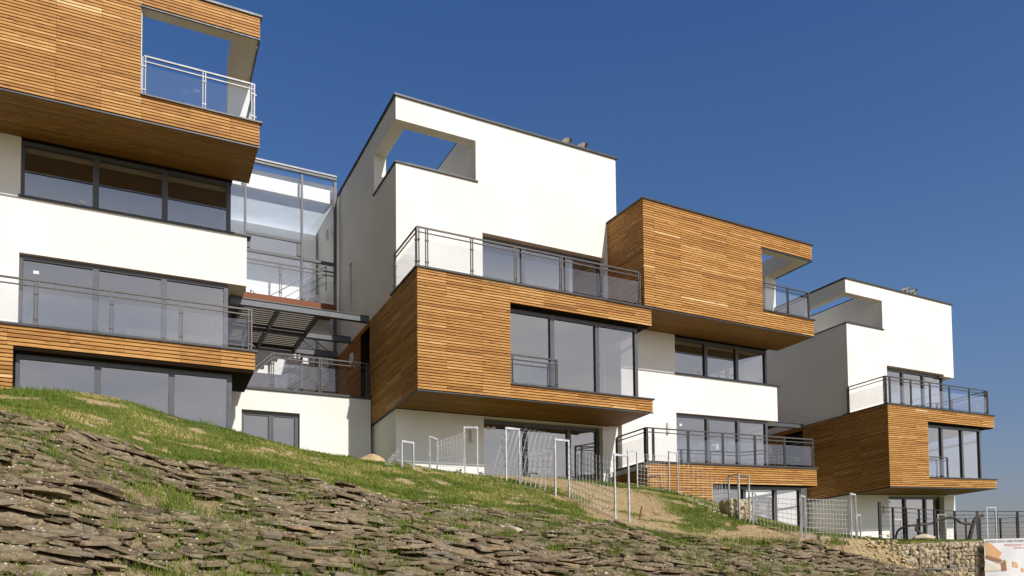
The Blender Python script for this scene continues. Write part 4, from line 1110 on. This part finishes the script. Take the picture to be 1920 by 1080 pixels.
names = (('upper stone basket at the left end of the gabion wall, next to the rubble', 'upper stone basket, second from the rubble', 'upper stone basket directly left of the printed banner', 'upper stone basket hidden behind the printed banner', 'upper stone basket past the right edge of the banner'),
         ('lower stone basket at the left end, under the one next to the rubble', 'lower stone basket, second from the left', 'lower stone basket just left of the banner foot', 'lower stone basket behind the banner foot', 'lower stone basket past the right edge of the banner'))
for k in range(5):
    for tier in (0, 1):
        o_ = np.array([9.78, 20.0, 0]) + GA * 0.72 * k; o_[2] = GZ + 0.022 * k - 0.66 - 0.67 * tier
        gabion(o_, GA, GB, 0.708, 0.62, 0.65, names[tier][k], 40 + k + 20 * tier)
o_ = gw(14.12, 14.25); o_[2] -= 0.08
gabion(o_, (UG[0], UG[1], 0), (VG[0], VG[1], 0), 0.78, 0.5, 0.56, 'small stone basket dug into the turf behind two touching hoops', 90, 0.075)
pts = []
for _ in range(420):
    u = RNG.uniform(16.35, 18.25); v = RNG.uniform(11.3, 12.85)
    if RNG.random() > (u - 16.2) / 1.6: continue
    pts.append((gw(u, v, RNG.uniform(-0.02, 0.16) * (u - 16.0) / 2), RNG.uniform(0.025, 0.075), min(1, max(0, RNG.normal(0.45, 0.3)))))
scatter_rocks('rubble', pts, 'gabion_stone', 'pale rubble spilling beside the stone baskets', 'rubble')
pts = []
for _ in range(130):
    u = RNG.uniform(13.9, 17.2); v = 19.6 - (17.2 - u) * 1.55 + RNG.normal(0, 0.25)
    pts.append((gw(u, v, 0.01), RNG.uniform(0.02, 0.06), min(1, max(0, RNG.normal(0.4, 0.3)))))
scatter_rocks('loose_stones', pts, 'gabion_stone', 'line of loose stones at the foot of the timber balcony base', 'stones')
# printed banner on the stone baskets
def banner():
    o0 = np.array([11.93, 19.55, 2.27])
    ax = GA; out = -GB; az = np.array([0, 0, 1.0])
    Wd, Hd = 1.12, 1.0
    def pt(s, t_, e_=0.0):
        bulge = 0.028 * math.sin(3.1 * s / Wd) * (0.5 + t_) + 0.008 * math.sin(9 * s + 4 * t_)
        sl = 0.012 * s
        return tuple(ax * s + az * (-t_ + sl) + out * (bulge + e_))
    m = MB(); nx, ny = 16, 14
    for i in range(nx):
        for j in range(ny):
            a, b = Wd * i / nx, Wd * (i + 1) / nx; c, d = Hd * j / ny, Hd * (j + 1) / ny
            m.quad([pt(a, d), pt(b, d), pt(b, c), pt(a, c)])
    o = m.build('banner', 'banner_cloth'); o.location = tuple(o0)
    tag(o, 'white printed banner with orange house picture hung on the stone baskets', 'banner')
    K = 0.000926
    def poly(name, mat, pts, lift):
        q = MB(); q.quad([pt((x - 410) * K, max(0.01, (y - 215) * K), lift) for x, y in pts]); q.build(name, mat, o)
    poly('picture', 'print_orange', [(415, 280), (455, 650), (640, 715), (640, 400), (560, 330)], 0.006)
    poly('picture', 'print_orange', [(640, 402), (640, 715), (840, 790), (780, 720), (850, 600)], 0.006)
    poly('picture', 'print_brown', [(440, 655), (425, 740), (800, 870), (850, 800)], 0.006)
    poly('picture', 'print_grey', [(570, 850), (570, 900), (740, 945), (770, 895)], 0.008)
    poly('picture', 'print_cream', [(420, 800), (395, 1080), (800, 1080), (800, 925)], 0.006)
    poly('picture', 'print_brown', [(800, 880), (800, 1090), (925, 1090), (912, 775)], 0.007)
    poly('picture', 'print_cream', [(930, 820), (930, 1060), (1000, 1060), (985, 790)], 0.007)
    poly('picture', 'print_orange', [(1085, 830), (1090, 985), (1240, 1010), (1210, 880)], 0.007)
    poly('picture', 'print_orange', [(1310, 1000), (1310, 1120), (1400, 1120), (1400, 1060)], 0.007)
    for y in (830, 925, 985, 1045): poly('text_rule', 'print_grey', [(1390, y), (1390, y + 14), (1570, y + 10), (1570, y - 4)], 0.006)
    def text(s, x0, x1, y, hgt, mat):
        cu = bpy.data.curves.new('lettering', 'FONT'); cu.body = s; cu.size = 1.0
        ob = bpy.data.objects.new('lettering', cu); COL.objects.link(ob)
        me = bpy.data.meshes.new_from_object(ob.evaluated_get(bpy.context.evaluated_depsgraph_get()))
        COL.objects.unlink(ob); bpy.data.objects.remove(ob)
        xs = [v_.co.x for v_ in me.vertices]; wd = max(xs); hh = 0.72
        for v_ in me.vertices:
            v_.co = Vector(pt((x0 - 410) * K + v_.co.x / wd * (x1 - x0) * K, (y - 215) * K - v_.co.y / hh * hgt * K, 0.009))
        me.materials.clear(); me.materials.append(MAT[mat]); ob = bpy.data.objects.new('lettering', me); COL.objects.link(ob); ob.parent = o
    bpy.context.view_layer.update()
    text('KOMPLEX CENTA NABU PODABELIZEN', 450, 1560, 312, 62, 'print_black')
    text('PREDEJ ZAHAJEN TEL', 915, 1480, 412, 52, 'print_red')
    text('TERMIN LED 7', 1135, 1540, 492, 46, 'print_red')
banner()
